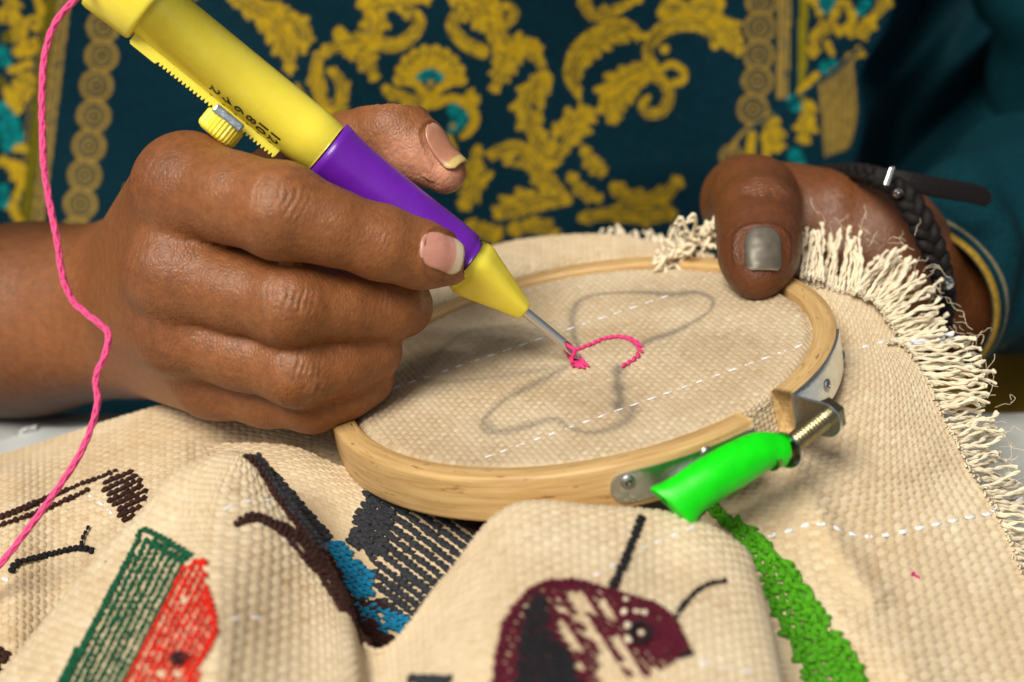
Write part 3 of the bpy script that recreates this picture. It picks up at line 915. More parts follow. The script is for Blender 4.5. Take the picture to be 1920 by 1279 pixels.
# ================================================================== EMBROIDERY HOOP
M['steel'] = mat("zinc_plated_steel", (.72, .77, .80), .24, 1.0, bump=[(14, .006, 3)], var=(3, .12, 3))
M['brass'] = mat("brass_plated_steel", (.33, .27, .14), .30, 1.0, bump=[(14, .006, 3)], var=(5, .2, 3))
M['green_knob'] = mat("bright_green_plastic", (.0, .72, .0), .42, var=(2.5, .12, 4), bump=[(3, .01, 3)])
M['rivet'] = mat("rivet_steel", (.45, .46, .44), .35, 1.0)
RI, RO = 5.17, 5.68
aL, aR = hang(1396, 781)[0], hang(1497, 742)[0]
HO = thing("embroidery_hoop", "round pale wooden embroidery hoop with a metal clamp, brass bolt and bright green knob", "hoop", HC - 1.1 * HN)

def ring_vf(a0, a1, ri, ro, z0, z1, n, rd=.09, wob=0.0):
    prof = []
    for cx, cz, s in ((ro - rd, z1 - rd, 0), (ri + rd, z1 - rd, 1), (ri + rd, z0 + rd, 2), (ro - rd, z0 + rd, 3)):
        for k in range(4):
            an = math.pi / 2 * (s + k / 3)
            prof.append((cx + rd * math.cos(an), cz + rd * math.sin(an)))
    prof = np.array(prof)
    an = np.linspace(a0, a1, n)
    V = HL(an[:, None], prof[None, :, 0], prof[None, :, 1]).reshape(-1, 3)
    m = len(prof)
    fs = [gridfaces(n, m, closev=True)]
    c0 = V[:m].mean(0); c1 = V[-m:].mean(0)
    k = len(V)
    V = np.concatenate([V, [c0, c1]])
    i = np.arange(m)
    fs.append(np.stack([np.full(m, k), (i + 1) % m, i], 1))
    fs.append(np.stack([np.full(m, k + 1), (n - 1) * m + i, (n - 1) * m + (i + 1) % m], 1))
    return V, fs

def wood_mat():
    def cu(nt, b, tc):
        N, L = nt.nodes, nt.links
        a = N.new("ShaderNodeAttribute"); a.attribute_name = "grain"
        mp = N.new("ShaderNodeMapping"); mp.inputs["Scale"].default_value = (.55, 9, 9)
        L.new(a.outputs["Vector"], mp.inputs["Vector"])
        nz = N.new("ShaderNodeTexNoise"); nz.inputs["Scale"].default_value = 1; nz.inputs["Detail"].default_value = 6; nz.inputs["Roughness"].default_value = .65
        L.new(mp.outputs[0], nz.inputs["Vector"])
        cr = N.new("ShaderNodeValToRGB")
        e = cr.color_ramp.elements
        e[0].position = .33; e[0].color = (.45, .26, .095, 1)
        e[1].position = .60; e[1].color = (.66, .44, .185, 1)
        L.new(nz.outputs["Fac"], cr.inputs["Fac"])
        n2 = N.new("ShaderNodeTexNoise"); n2.inputs["Scale"].default_value = 1; n2.inputs["Detail"].default_value = 2
        m2 = N.new("ShaderNodeMapping"); m2.inputs["Scale"].default_value = (2.6, 14, 14)
        L.new(a.outputs["Vector"], m2.inputs["Vector"]); L.new(m2.outputs[0], n2.inputs["Vector"])
        c2 = N.new("ShaderNodeValToRGB"); c2.color_ramp.elements[0].position = .27; c2.color_ramp.elements[0].color = (.35, .22, .12, 1)
        c2.color_ramp.elements[1].position = .33; c2.color_ramp.elements[1].color = (1, 1, 1, 1)
        L.new(n2.outputs["Fac"], c2.inputs["Fac"])
        mx = N.new("ShaderNodeMix"); mx.data_type = 'RGBA'; mx.blend_type = 'MULTIPLY'; mx.inputs["Factor"].default_value = .8
        L.new(cr.outputs[0], mx.inputs["A"]); L.new(c2.outputs[0], mx.inputs["B"])
        L.new(mx.outputs["Result"], b.inputs["Base Color"])
        bn = N.new("ShaderNodeBump"); bn.inputs["Distance"].default_value = .00012
        L.new(nz.outputs["Fac"], bn.inputs["Height"]); L.new(bn.outputs[0], b.inputs["Normal"])
    return mat("hoop_beech_wood", (.6, .36, .13), .40, spec=.45, custom=cu)

M['hoopwood'] = wood_mat()

def grain(V):
    r = V - HC
    x, y, z = r @ HE1, r @ HE2, r @ HN
    return np.stack([np.arctan2(y, x) * 5.5, np.hypot(x, y), z], 1)

V, f = ring_vf(aR, aL + 2 * math.pi, RI, RO, -.98, .03, 260)
mk("outer_ring", V, f, M['hoopwood'], HO, attrs={'grain': grain(V)})
V, f = ring_vf(0, 2 * math.pi, 4.72, 5.0, -1.0, -.26, 200)
mk("inner_ring", V, f, M['hoopwood'], HO, attrs={'grain': grain(V)})

def arcplate(a0, a1, z0, z1, r, th, round0=False, round1=False, n=60):
    """a metal strip bent round the hoop's outer face, ends optionally rounded."""
    an = np.linspace(a0, a1, n)
    s = (an - a0) * r
    Ls = abs(s[-1])
    s = np.abs(s)
    h = (z1 - z0) / 2
    zc = (z0 + z1) / 2
    hh = np.full(n, h)
    if round0:
        k = np.clip((h - s) / h, 0, 1); hh = np.minimum(hh, h * np.sqrt(np.clip(1 - k * k, .0004, 1)))
    if round1:
        k = np.clip((h - (Ls - s)) / h, 0, 1); hh = np.minimum(hh, h * np.sqrt(np.clip(1 - k * k, .0004, 1)))
    ts = np.linspace(-1, 1, 7)
    sec = [(1, t) for t in ts] + [(0, t) for t in ts[::-1]]
    V = np.stack([HL(an, r + th * k, zc + hh * t) for k, t in sec], 1).reshape(-1, 3)
    m = len(sec)
    fs = [gridfaces(n, m, closev=True)]
    for e, rv in ((0, False), (n - 1, True)):
        q = np.array([[e * m + i, e * m + i + 1, e * m + m - 2 - i, e * m + m - 1 - i] for i in range(6)])
        fs.append(q if rv else q[:, ::-1])
    return V, fs

def rivet(name, px, py, z, r0, rad, parent, h=.05):
    an = hang(px, py, z)[0]
    nrm = math.cos(an) * HE1 + math.sin(an) * HE2
    A = HL(an, r0, z)
    V, f = lathe_vf(A, nrm, HN, [(-.02, rad), (h * .5, rad), (h * .9, rad * .8), (h, rad * .4)], 20)
    return mk(name, V, f, M['rivet'], parent)

# left strip with a rounded end and two rivets
aP0 = hang(1140, 905, -.4)[0]
zc = -.47
V, f = arcplate(aP0, aL - .005, -.80, -.14, RO + .004, .055, round0=True)
pl_ = mk("clamp_plate", V, f, M['steel'], HO, bevel=.012)
def cyl_ang(px, py, r):
    """angle on the hoop's outer face that projects nearest to a photograph pixel, and its z"""
    best = None
    for an in np.linspace(aP0 - .6, aR + 1.2, 500):
        for z in np.linspace(-.9, 0, 19):
            q = proj(HL(an, r, z)[None])
            e = (q[0][0] - px) ** 2 + (q[1][0] - py) ** 2
            if best is None or e < best[0]:
                best = (e, an, z)
    return best[1], best[2]
def rivet2(px, py, rad, parent, h=.05, side=(0, 1)):
    an, z = cyl_ang(px, py, RO + .06)
    nrm = math.cos(an) * HE1 + math.sin(an) * HE2
    V, f = lathe_vf(HL(an, RO + .055, z), nrm, HN, [(-.02, rad), (h * .5, rad), (h * .9, rad * .8), (h, rad * .4)], 20)
    return mk("rivet", V, f, M['rivet'], parent)
rivet2(1177, 906, .15, pl_)
rivet2(1326, 852, .14, pl_)
# right bracket: a strip along the ring and a flange standing out from it
aB1 = cyl_ang(1577, 640, RO)[0]
V, f = arcplate(aR - .004, aB1, -.86, .02, RO + .004, .055, round1=True)
br_ = mk("bracket_plate", V, f, M['steel'], HO, bevel=.012)
rivet2(1584, 668, .13, br_)
rivet2(1550, 722, .14, br_)
TG = -math.sin(aR) * HE1 + math.cos(aR) * HE2              # along the ring at the gap, towards the right end
RD = math.cos(aR) * HE1 + math.sin(aR) * HE2               # outwards
FA = HL(aR, RO, 0)

def flange(name, A, rd, tg, w, parent):
    # plate from the ring outwards, outer end round, standing across the bolt
    n = 16
    pts = [(0.0, .02), (0, -.86)]
    for k in range(n + 1):
        t = -math.pi / 2 + math.pi * k / n
        pts.append((w - .38 + .38 * math.cos(t), -.42 + .38 * math.sin(t)))
    pts = np.array(pts)
    th = .05
    fr = A + pts[:, 0:1] * rd + pts[:, 1:2] * HN
    V = np.concatenate([fr - tg * th, fr + tg * th * 0])
    m = len(pts)
    i = np.arange(m)
    side = np.stack([i, (i + 1) % m, m + (i + 1) % m, m + i], 1)
    return mk(name, V, [np.arange(m)[None, ::-1], (m + np.arange(m))[None], side], M['steel'], parent, smooth=False, bevel=.012)
flange("bracket_flange", FA, RD, TG, 1.12, br_)
BR, BZ = .70, -.42                                        # bolt centre, out from the ring and down
B0 = FA + RD * BR + HN * BZ
BX = -TG                                                  # bolt runs from the right flange to the knob
# bolt: a threaded rod
s = np.arange(-.12, 1.9, .0125)
r = .165 + .05 * np.abs(((s / .10) % 1) * 2 - 1)
V, f = tube_vf(B0 + s[:, None] * BX, r, 18)
mk("bolt", V, f, M['brass'], HO)
# hex nut behind the flange
V, f = lathe_vf(B0, -BX, HN, [(.0, .33), (.03, .37), (.26, .37), (.30, .33), (.30, .20), (.22, .18)], 6)
mk("nut", V, f, M['brass'], HO, smooth=False, bevel=.015)
# washer and green knob on the same axis
k0 = 1.42
V, f = lathe_vf(B0, BX, HN, [(k0 - .09, .20), (k0 - .09, .35), (k0 - .05, .38), (k0, .38)], 36)
mk("washer", V, f, M['steel'], HO)
_kd0 = (B0 + k0 * BX - CAM) @ FW
_kx, _ky, _ = proj((B0 + k0 * BX)[None])
kp = np.array([(_kx[0], _ky[0], _kd0), (1425, 848, _kd0 - .2), (1382, 870, _kd0 - .45), (1332, 898, _kd0 - .7), (1294, 924, _kd0 - .85), (1266, 948, _kd0 - .95), (1260, 954, _kd0 - .97)])
q = spline(kp, 70)
Cn = P(q[:, 0], q[:, 1], q[:, 2])
u_ = np.linspace(0, 1, 70)
rx = np.interp(u_, [0, .01, .05, .18, .35, .52, .68, .82, .93, .98, 1], [.27, .31, .34, .40, .44, .44, .44, .51, .57, .52, .30])
ry = np.interp(u_, [0, .01, .05, .18, .35, .52, .68, .82, .93, .98, 1], [.27, .31, .34, .40, .42, .40, .34, .30, .26, .20, .08])
Nn = np.tile(unit(UP * .9 - RT * .5), (70, 1))
V, f = tube_vf(Cn, .4, 28, rx=rx, ry=ry, N=Nn)
mk("green_knob", V, f, M['green_knob'], HO)
# the cloth where it turns down inside the ring's gap
ga = np.linspace(aL - .10, aR + .10, int((aR - aL + .2) * 5.2 / .03) // 4 * 4 + 1)
rz = spline(np.array([(5.04, -.02), (5.13, -.10), (5.17, -.30), (5.20, -.70), (5.25, -1.0)]), 61)
Gs = HL(ga[:, None], rz[None, :, 0], rz[None, :, 1] - .045)
Gn = unit(np.cross(np.gradient(Gs, axis=0), np.gradient(Gs, axis=1)))
if (Gn[:, 30] @ (CAM - HC)).mean() < 0: Gn = -Gn
Hh, Tt = weave(len(ga), 61)
mk("gap_cloth", (Gs + (.03 * Hh)[..., None] * Gn).reshape(-1, 3), [gridfaces(len(ga), 61)], M['cloth'], CL, attrs={'tint': Tt.ravel(), 'ink': np.zeros(Tt.size)})

# ================================================================== PUNCH NEEDLE
M['yellow'] = mat("yellow_plastic", (.99, .80, .075), .22, var=(.9, .05, 5), bump=[(5, .006, 3), (22, .003, 2, (1, .1, 1))], sss=(.4, (1, .7, .15), .004))
M['purple'] = mat("purple_plastic", (.145, .012, .40), .33, var=(1.2, .10, 5), bump=[(6, .006, 3), (25, .003, 2, (1, .1, 1))], coat=.15)
M['clip'] = mat("brushed_zinc", (.50, .58, .63), .38, 1.0, bump=[(10, .01, 3, (1, 5, 1))], var=(8, .25, 3))
M['print'] = mat("black_print", (.02, .018, .01), .5)
M['chrome'] = mat("polished_steel", (.80, .79, .77), .34, 1.0)
_n0 = hpix(1092, 672, .06)
_dn = (_n0 - CAM) @ FW
NT = P(1092, 672, _dn)
NA = P(215, -42, 35.2)
AX = unit(NA - NT)
PN_L = np.linalg.norm(NA - NT)

def s_at(px, py=None):
    lo, hi = 0, PN_L * 1.2
    for _ in range(50):
        m = (lo + hi) / 2
        if proj((NT + m * AX)[None])[0][0] > px: lo = m
        else: hi = m
    return lo
view = unit(CAM - (NT + AX * 6))
EVW = unit(view - (view @ AX) * AX)           # towards the camera
ERL = np.cross(AX, EVW)                       # across the picture
q = proj((NT + AX * 6 + ERL)[None])[1][0] - proj((NT + AX * 6)[None])[1][0]
if q < 0: ERL = -ERL                          # down-left in the picture
def PE(s, ang, r):
    s, ang, r = np.broadcast_arrays(np.asarray(s, float), np.asarray(ang, float), np.asarray(r, float))
    return NT + s[..., None] * AX + (r * np.cos(ang))[..., None] * ERL + (r * np.sin(ang))[..., None] * EVW

PN = thing("punch_needle", "yellow and purple punch needle pen with a number scale, held slanting over the hoop", "punch needle", NT)
sNb, sC1, sC0, sG1, sG0, sB1, sK0, sK1 = s_at(986), s_at(984), s_at(880), s_at(874), s_at(612), s_at(606), s_at(286), s_at(200)
# steel tube with a slanted, open tip
sT = np.linspace(0, sNb + .3, 40)
Vn = []
k = 20
aa = np.arange(k) / k * 2 * np.pi
for s_ in sT:
    Vn.append(PE(s_, aa, .106))
Vn = np.array(Vn)
for i in range(3):                             # cut back on the camera side: the bevel
    pass
cut = .56
dirs = np.cos(aa - 2.1)                         # towards the camera and slightly up
for j in range(k):
    s0 = cut * (.5 + .5 * dirs[j]) ** .8
    sj = s0 + (sT - sT[0]) * (sT[-1] - s0) / (sT[-1] - sT[0])
    Vn[:, j] = PE(sj, aa[j], .106)
Vi = Vn.copy()
for j in range(k):
    s0 = cut * (.5 + .5 * dirs[j]) ** .8
    sj = s0 + (sT - sT[0]) * (sT[-1] - s0) / (sT[-1] - sT[0])
    Vi[:, j] = PE(sj, aa[j], .082)
Vall = np.concatenate([Vn.reshape(-1, 3), Vi.reshape(-1, 3)])
off = 40 * k
rim = np.stack([np.arange(k), (np.arange(k) + 1) % k, off + (np.arange(k) + 1) % k, off + np.arange(k)], 1)
mk("needle", Vall, [gridfaces(40, k, closev=True), gridfaces(40, k, closev=True, off=off)[:, ::-1], rim], M['chrome'], PN)
# yellow tip: a rounded square cone
sq = lambda a: 1 / (np.abs(np.cos(a + .5)) ** 3.4 + np.abs(np.sin(a + .5)) ** 3.4) ** (1 / 3.4)
V, f = lathe_vf(NT, AX, ERL, [(sC1 - .01, .10), (sC1, .17), (sC1 + .06, .20), (sC0 - .28, .545), (sC0 - .22, .565), (sC0 - .06, .58), (sC0 + .1, .54)], 64, shape=sq)
mk("tip_cone", V, f, M['yellow'], PN)
# purple grip
gs = np.linspace(0, 1, 24)
gr = np.interp(gs, [0, .02, .05, .12, .3, .55, .8, .93, 1], [.50, .60, .65, .66, .645, .63, .635, .675, .71])
V, f = lathe_vf(NT, AX, ERL, [(sG1 + .02, .56)] + [(sG1 + g * (sG0 - sG1), r_) for g, r_ in zip(gs, gr)] + [(sG0 + .005, .60)], 64)
mk("purple_grip", V, f, M['purple'], PN)
# barrel
V, f = lathe_vf(NT, AX, ERL, [(sB1 - .05, .60), (sB1, .63), (sB1 + .5, .645), (sK0 + .05, .645)], 64)
mk("barrel", V, f, M['yellow'], PN)
# cap
V, f = lathe_vf(NT, AX, ERL, [(sK0, .60), (sK0, .78), (sK0 + .04, .82), (sK0 + .10, .83), (sK1 - .12, .87), (sK1 - .03, .85), (sK1, .78), (sK1 + .01, .2)], 64)
mk("end_cap", V, f, M['yellow'], PN)
# toothed rail
s0, s1 = s_at(560) , sK0 - .06
pitch = .0985
prof = [(s0, .60)]
x = s0
while x < s1 - .75:
    prof += [(x + .01, .775), (x + .035, .84), (x + .065, .84), (x + .09, .775)]
    x += pitch
prof += [(x + .02, .79), (x + .06, .86), (s1 - .05, .86), (s1, .81), (s1, .60)]
prof = np.array(prof)
hw = .13
R1 = PE(prof[:, 0], 0, prof[:, 1]) + EVW * hw
R0 = PE(prof[:, 0], 0, prof[:, 1]) + EVW * (-hw)
base = prof.copy(); base[:, 1] = .55
S1 = PE(base[:, 0], 0, base[:, 1]) + EVW * hw
S0 = PE(base[:, 0], 0, base[:, 1]) + EVW * (-hw)
n = len(prof)
V = np.concatenate([R1, R0, S1, S0])
i = np.arange(n - 1)
q1 = np.stack([i, i + 1, n + i + 1, n + i], 1)
q2 = np.stack([i, 2 * n + i, 2 * n + i + 1, i + 1], 1)
q3 = np.stack([n + i, n + i + 1, 3 * n + i + 1, 3 * n + i], 1)
mk("toothed_rail", V, [q1, q2, q3], M['yellow'], PN, smooth=False)
# knurled button on the rail and its metal clip
sD = s_at(0)  # placeholder, solved below
def solve_on(px, py, ang, r):
    best = None
    for s_ in np.linspace(0, PN_L, 1500):
        u_ = proj(PE(s_, ang, r)[None])
        e = (u_[0][0] - px) ** 2 + (u_[1][0] - py) ** 2
        if best is None or e < best[0]: best = (e, s_)
    return best[1]
sD = solve_on(425, 226, .30, .80)
A = PE(sD, 0, .84) + EVW * .02
gear = lambda a: 1 + .03 * np.sin(a * 30)
V, f = lathe_vf(A, ERL, EVW, [(.0, .42), (.04, .45), (.34, .45), (.40, .42), (.44, .34), (.45, .1)], 240, shape=gear)
mk("slide_button", V, f, M['yellow'], PN, smooth=False)
V, f = box_vf(PE(sD, 0, .775) + EVW * .40, AX, EVW, ERL, .37, .07, .10)
mk("metal_clip", V, f, M['clip'], PN, smooth=False, bevel=.05)
# printed scale
scale_px = [(400, 172), (423, 190), (446, 208), (469, 225), (491, 240), (513, 258)]
for t_, (tx, ty) in zip(("2", "4", "6", "8", "10", "12"), scale_px):
    an = .68
    sA = solve_on(tx, ty, an, .65)
    cu_ = bpy.data.curves.new("digit", 'FONT')
    cu_.body = t_
    cu_.size = .33
    cu_.offset = .010
    cu_.align_x = 'CENTER'; cu_.align_y = 'CENTER'
    cu_.extrude = 0
    tob = bpy.data.objects.new("digit_src", cu_)
    scene.collection.objects.link(tob)
    dg = bpy.context.evaluated_depsgraph_get()
    me = bpy.data.meshes.new_from_object(tob.evaluated_get(dg))
    co = np.array([v.co[:] for v in me.vertices])
    fcs = [list(p_.vertices) for p_ in me.polygons]
    bpy.data.objects.remove(tob)
    # letter x runs down the curved side towards the rail, letter y towards the tip
    lx, ly = co[:, 0], co[:, 1]
    W = PE(sA - ly, an - lx / .65, .6485)
    by = {}
    for fc in fcs: by.setdefault(len(fc), []).append(fc)
    mk("digit", W, [np.array(v) for v in by.values()], M['print'], PN, smooth=False)
    an2 = an - (.14 + .07 * len(t_)) / .65
    an2 = .24
    g = np.array([[sA - .035, an2 + .07], [sA + .035, an2 + .07], [sA + .035, an2 - .05], [sA - .035, an2 - .05]])
    mk("scale_mark", PE(g[:, 0], g[:, 1], .649), [np.array([[0, 1, 2, 3]])], M['print'], PN, smooth=False)
# thread inside the needle's mouth
q = spline(np.array([PE(.62, 0, .01), PE(.42, 2.1, .03), PE(.26, 2.1, .06), hpix(1072, 674, .06), hpix(1074, 684, .02)]), 20)
V, f = tube_vf(q, .048, 8)
mk("needle_thread", V, f, M['pink'], PN)

# ================================================================== YARN
M['yarn'] = mat("pink_yarn", (.86, .085, .27), .65, bump=[(40, .02, 2, (1, 1, .4))], sheen=.2, spec=.25, var=(10, .12, 2))
_yp = np.array([(225, -75, 35.0), (190, -42, 34.6), (140, 0, 34.2), (103, 45, 34.0), (84, 105, 33.9), (79, 180, 33.9), (80, 250, 33.9), (83, 315, 33.9), (94, 385, 34.0), (107, 450, 34.0), (118, 520, 34.1), (140, 568, 34.2),
                (180, 602, 34.2), (203, 625, 34.2), (197, 665, 34.2), (180, 708, 34.3), (183, 755, 34.4), (168, 810, 34.5), (145, 860, 34.6), (104, 922, 34.8), (58, 985, 35.0), (0, 1058, 35.1), (-60, 1115, 35.0), (-150, 1170, 34.9)])
C = spline(_yp, 420)
C = P(C[:, 0], C[:, 1], C[:, 2])
T, N_, B_ = frames(C)
sl = np.concatenate([[0], np.cumsum(np.linalg.norm(np.diff(C, axis=0), axis=1))])
parts = []
for k in range(6):
    an = sl * (6.5 if k < 3 else -5.0) + k * 2 * math.pi / 3
    parts.append(tube_vf(C + (.040 * np.cos(an))[:, None] * N_ + (.040 * np.sin(an))[:, None] * B_, .036, 6))
V, f = join(parts)
o = mk("yarn", V, f, M['yarn'])
tag(o, "loose pink yarn hanging from the pen in front of the bare forearm", "yarn")
# ================================================================== TABLE AND BACKGROUND
M['table'] = mat("grey_table_cover", (.42, .43, .40), .5, var=(.5, .2, 4), bump=[(2, .05, 3)])
TZ = 75.0
tb = thing("table", "pale grey table under the cream cloth, its edge against the seated person", "table", [0, -5, TZ - 3])
def far_y(x): return 3.9 + .5 * np.sin(x * .35) * .3 + x * .012
xs = np.linspace(-45, 45, 90)
ys = np.linspace(-34, 0, 40)
X, Y = np.meshgrid(xs, np.linspace(0, 1, 60), indexing='ij')
Yw = -40 + Y * (far_y(X) + 40)
Z = TZ + .06 * np.sin(X * 1.3 + Yw) * np.sin(Yw * .9)
top = np.stack([X, Yw, Z], -1)
e1_ = top[:, -1:] + np.array([0, .25, -.25]); e2_ = top[:, -1:] + np.array([0, .3, -3.0])
top = np.concatenate([top, e1_, e2_], 1)
mk("tabletop", top.reshape(-1, 3), [gridfaces(90, 62)], M['table'], tb)
V, f = join([box_vf([sx * 38, -20, TZ - 36], RT, np.array([0, 1., 0]), np.array([0, 0, 1.]), 2, 16, 33) for sx in (-1, 1)])
for sx in (-1, 1):
    V, f = box_vf([sx * 38, -20, TZ - 37], RT, np.array([0, 1., 0]), np.array([0, 0, 1.]), 2, 14, 35)
    mk("table_leg", V, f, M['table'], tb, smooth=False, bevel=.3)
# plastic sheet corner lying on the table at the left
sx_ = np.linspace(0, 1, 30)
sh = np.array([[(60, 812, 0), (90, 800, 0), (150, 796, 0), (235, 790, 0)], [(-120, 850, 0), (20, 850, 0), (150, 850, 0), (260, 830, 0)]], float)
def tpix(px, py, z):
    r = P(px, py, 1.0) - CAM
    t = (z - CAM[2]) / r[..., 2]
    return CAM + r * t[..., None]
g = np.einsum('ir,rck,jc->ijk', crmat(2, np.linspace(0, 1, 12)), sh, crmat(4, np.linspace(0, 3, 30)))
S = tpix(g[..., 0], g[..., 1], TZ + .25)
S[..., 2] += .06 * np.sin(S[..., 0] * 2.1) * np.sin(S[..., 1] * 1.7 + S[..., 0])
o = mk("plastic_sheet", S.reshape(-1, 3), [gridfaces(12, 30)], mat("pale_plastic_sheet", (.50, .53, .52), .3), None)
md = o.modifiers.new("solid", 'SOLIDIFY'); md.thickness = .0015
tag(o, "crumpled pale plastic sheet on the table left of the cream cloth", "sheet")
# mustard cushion far right
cc = P(2010, 800, 57.0)
n = 30
th, ph = np.meshgrid(np.linspace(0, math.pi, n), np.linspace(0, 2 * math.pi, 2 * n, endpoint=False), indexing='ij')
pw = lambda v, e: np.sign(v) * np.abs(v) ** e
V = np.stack([4.5 * pw(np.sin(th), .5) * pw(np.cos(ph), .5), 4 * pw(np.sin(th), .5) * pw(np.sin(ph), .5), 2.6 * pw(np.cos(th), .7)], -1).reshape(-1, 3) + cc
o = mk("cushion", V, [gridfaces(n, 2 * n, closev=True)], mat("mustard_fabric", (.42, .24, .015), .8, bump=[(12, .03, 2)]))
tag(o, "mustard yellow cushion in the far right corner below the teal sleeve", "cushion")
gr = np.array([[-400, -400, 0], [400, -400, 0], [400, 400, 0], [-400, 400, 0]], float)
o = mk("floor", gr, [np.array([[0, 1, 2, 3]])], mat("floor_cement", (.25, .23, .20), .8, var=(.05, .2, 4)), org=np.zeros(3))
tag(o, "plain grey cement floor beneath the table", "floor", kind="structure")
# ================================================================== PERSON
# signed distance modelling in the camera's frame: x right, y up, d away (cm)
def cone_d(X, a, b, ra, rb):
    ab = b - a
    t = np.clip(((X - a) @ ab) / (ab @ ab + 1e-12), 0, 1)
    return np.linalg.norm(X - a - t[..., None] * ab, axis=-1) - (ra + (rb - ra) * t)

def smin(a, b, k):
    h = np.clip(k - np.abs(a - b), 0, None) / k
    return np.minimum(a, b) - h * h * k * .25

def surface_nets(D, org, h):
    ins = D < 0
    nx, ny, nz = D.shape
    cs = np.zeros((nx - 1, ny - 1, nz - 1), np.int8)
    for dx in (0, 1):
        for dy in (0, 1):
            for dz in (0, 1):
                cs += ins[dx:nx - 1 + dx, dy:ny - 1 + dy, dz:nz - 1 + dz]
    act = (cs > 0) & (cs < 8)
    I = np.argwhere(act)
    idx = np.full(act.shape, -1, np.int64)
    idx[act] = np.arange(len(I))
    acc = np.zeros((len(I), 3)); cnt = np.zeros(len(I))
    for ax in range(3):
        o1, o2 = [a for a in range(3) if a != ax]
        for p in (0, 1):
            for q in (0, 1):
                s = I.copy(); s[:, o1] += p; s[:, o2] += q
                e = s.copy(); e[:, ax] += 1
                da, db = D[tuple(s.T)], D[tuple(e.T)]
                m = (da < 0) != (db < 0)
                t = da[m] / (da[m] - db[m])
                pt = s[m].astype(float); pt[:, ax] += t
                acc[m] += pt; cnt[m] += 1
    V = acc / cnt[:, None] * h + org
    Q = []
    for ax in range(3):
        o1, o2 = [(1, 2), (2, 0), (0, 1)][ax]
        sl = [slice(None)] * 3; sl[ax] = slice(0, -1)
        sh = [slice(None)] * 3; sh[ax] = slice(1, None)
        ch = ins[tuple(sl)] != ins[tuple(sh)]
        E = np.argwhere(ch)
        ok = (E[:, o1] > 0) & (E[:, o2] > 0) & (E[:, o1] < D.shape[o1] - 1) & (E[:, o2] < D.shape[o2] - 1)
        E = E[ok]
        sgn = ins[tuple(E.T)]
        def c(u, v):
            k = E.copy(); k[:, o1] -= u; k[:, o2] -= v
            return idx[tuple(k.T)]
        q = np.stack([c(0, 0), c(1, 0), c(1, 1), c(0, 1)], 1)
        q[~sgn] = q[~sgn][:, ::-1]
        Q.append(q)
    return V, np.concatenate(Q)

def build_sdf(groups, lo, hi, h, kg, kf):
    """groups[0] is the palm and arm; every further group is one finger."""
    lo, hi = np.array(lo), np.array(hi)
    n = np.ceil((hi - lo) / h).astype(int) + 1
    ax = [lo[i] + np.arange(n[i]) * h for i in range(3)]
    def field(prims, k):
        D = np.full(n, 9.0, np.float32)
        for a, b, ra, rb, *kk in prims:
            a, b = np.asarray(a), np.asarray(b)
            m = max(ra, rb) + 1.4
            l = np.maximum(0, np.floor((np.minimum(a, b) - m - lo) / h).astype(int))
            u = np.minimum(n, np.ceil((np.maximum(a, b) + m - lo) / h).astype(int) + 1)
            if (u <= l).any():
                continue
            X = np.stack(np.meshgrid(*[ax[i][l[i]:u[i]] for i in range(3)], indexing='ij'), -1)
            sl = tuple(slice(l[i], u[i]) for i in range(3))
            D[sl] = smin(D[sl], cone_d(X, a, b, ra, rb), kk[0] if kk else k)
        return D
    palm = field(groups[0], kg)
    tot = palm.copy()
    for g in groups[1:]:
        Fg = smin(palm, field(g, .35), kf)
        tot = smin(tot, Fg, .05)
    V, Q = surface_nets(tot, lo, h)
    return V, Q, tot, ax

def relax(V, Q, it=2, w=.5):
    n = len(V)
    for _ in range(it):
        acc = np.zeros_like(V); cnt = np.zeros(n)
        for a, b in ((0, 1), (1, 2), (2, 3), (3, 0)):
            np.add.at(acc, Q[:, a], V[Q[:, b]]); np.add.at(cnt, Q[:, a], 1)
        V = V + w * (acc / np.maximum(cnt, 1)[:, None] - V)
    return V

def vnormals(V, Q):
    fn = np.cross(V[Q[:, 2]] - V[Q[:, 0]], V[Q[:, 3]] - V[Q[:, 1]])
    N = np.zeros_like(V)
    for k in range(4):
        np.add.at(N, Q[:, k], fn)
    return unit(N)

def c_(px, py, d, r):
    return (PC(px, py, d), r)

def chain(js):
    return [(js[i][0], js[i + 1][0], js[i][1], js[i + 1][1]) for i in range(len(js) - 1)]

# ---- the hand that holds the pen
IDX = [c_(352, 352, 36.0, 1.15), c_(440, 372, 35.1, .89), c_(528, 396, 34.55, .95), c_(620, 425, 34.6, .73), c_(715, 455, 34.9, .72), c_(790, 478, 35.3, .66), c_(840, 492, 35.7, .50)]
MID = [c_(333, 508, 36.3, 1.13), c_(440, 545, 35.75, .82), c_(545, 570, 35.35, .88), c_(640, 572, 35.75, .71), c_(722, 570, 36.3, .74), c_(752, 574, 37.1, .62), c_(752, 582, 38.0, .5)]
RNG = [c_(338, 615, 37.0, 1.04), c_(450, 660, 36.45, .76), c_(560, 690, 36.0, .80), c_(635, 680, 36.3, .66), c_(690, 658, 36.8, .66), c_(700, 648, 37.7, .55)]
PNK = [c_(405, 700, 38.0, 1.0), c_(500, 738, 37.4, .70), c_(585, 752, 36.9, .64), c_(650, 732, 37.0, .56), c_(688, 708, 37.3, .52), c_(692, 692, 38.1, .45)]
THB = [c_(430, 430, 39.8, 1.3), c_(560, 335, 39.1, 1.0), c_(650, 287, 38.6, .82), c_(738, 250, 38.2, .82), c_(780, 284, 38.0, .66), c_(834, 324, 37.8, .48)]
wr = PC(275, 575, 43.2)
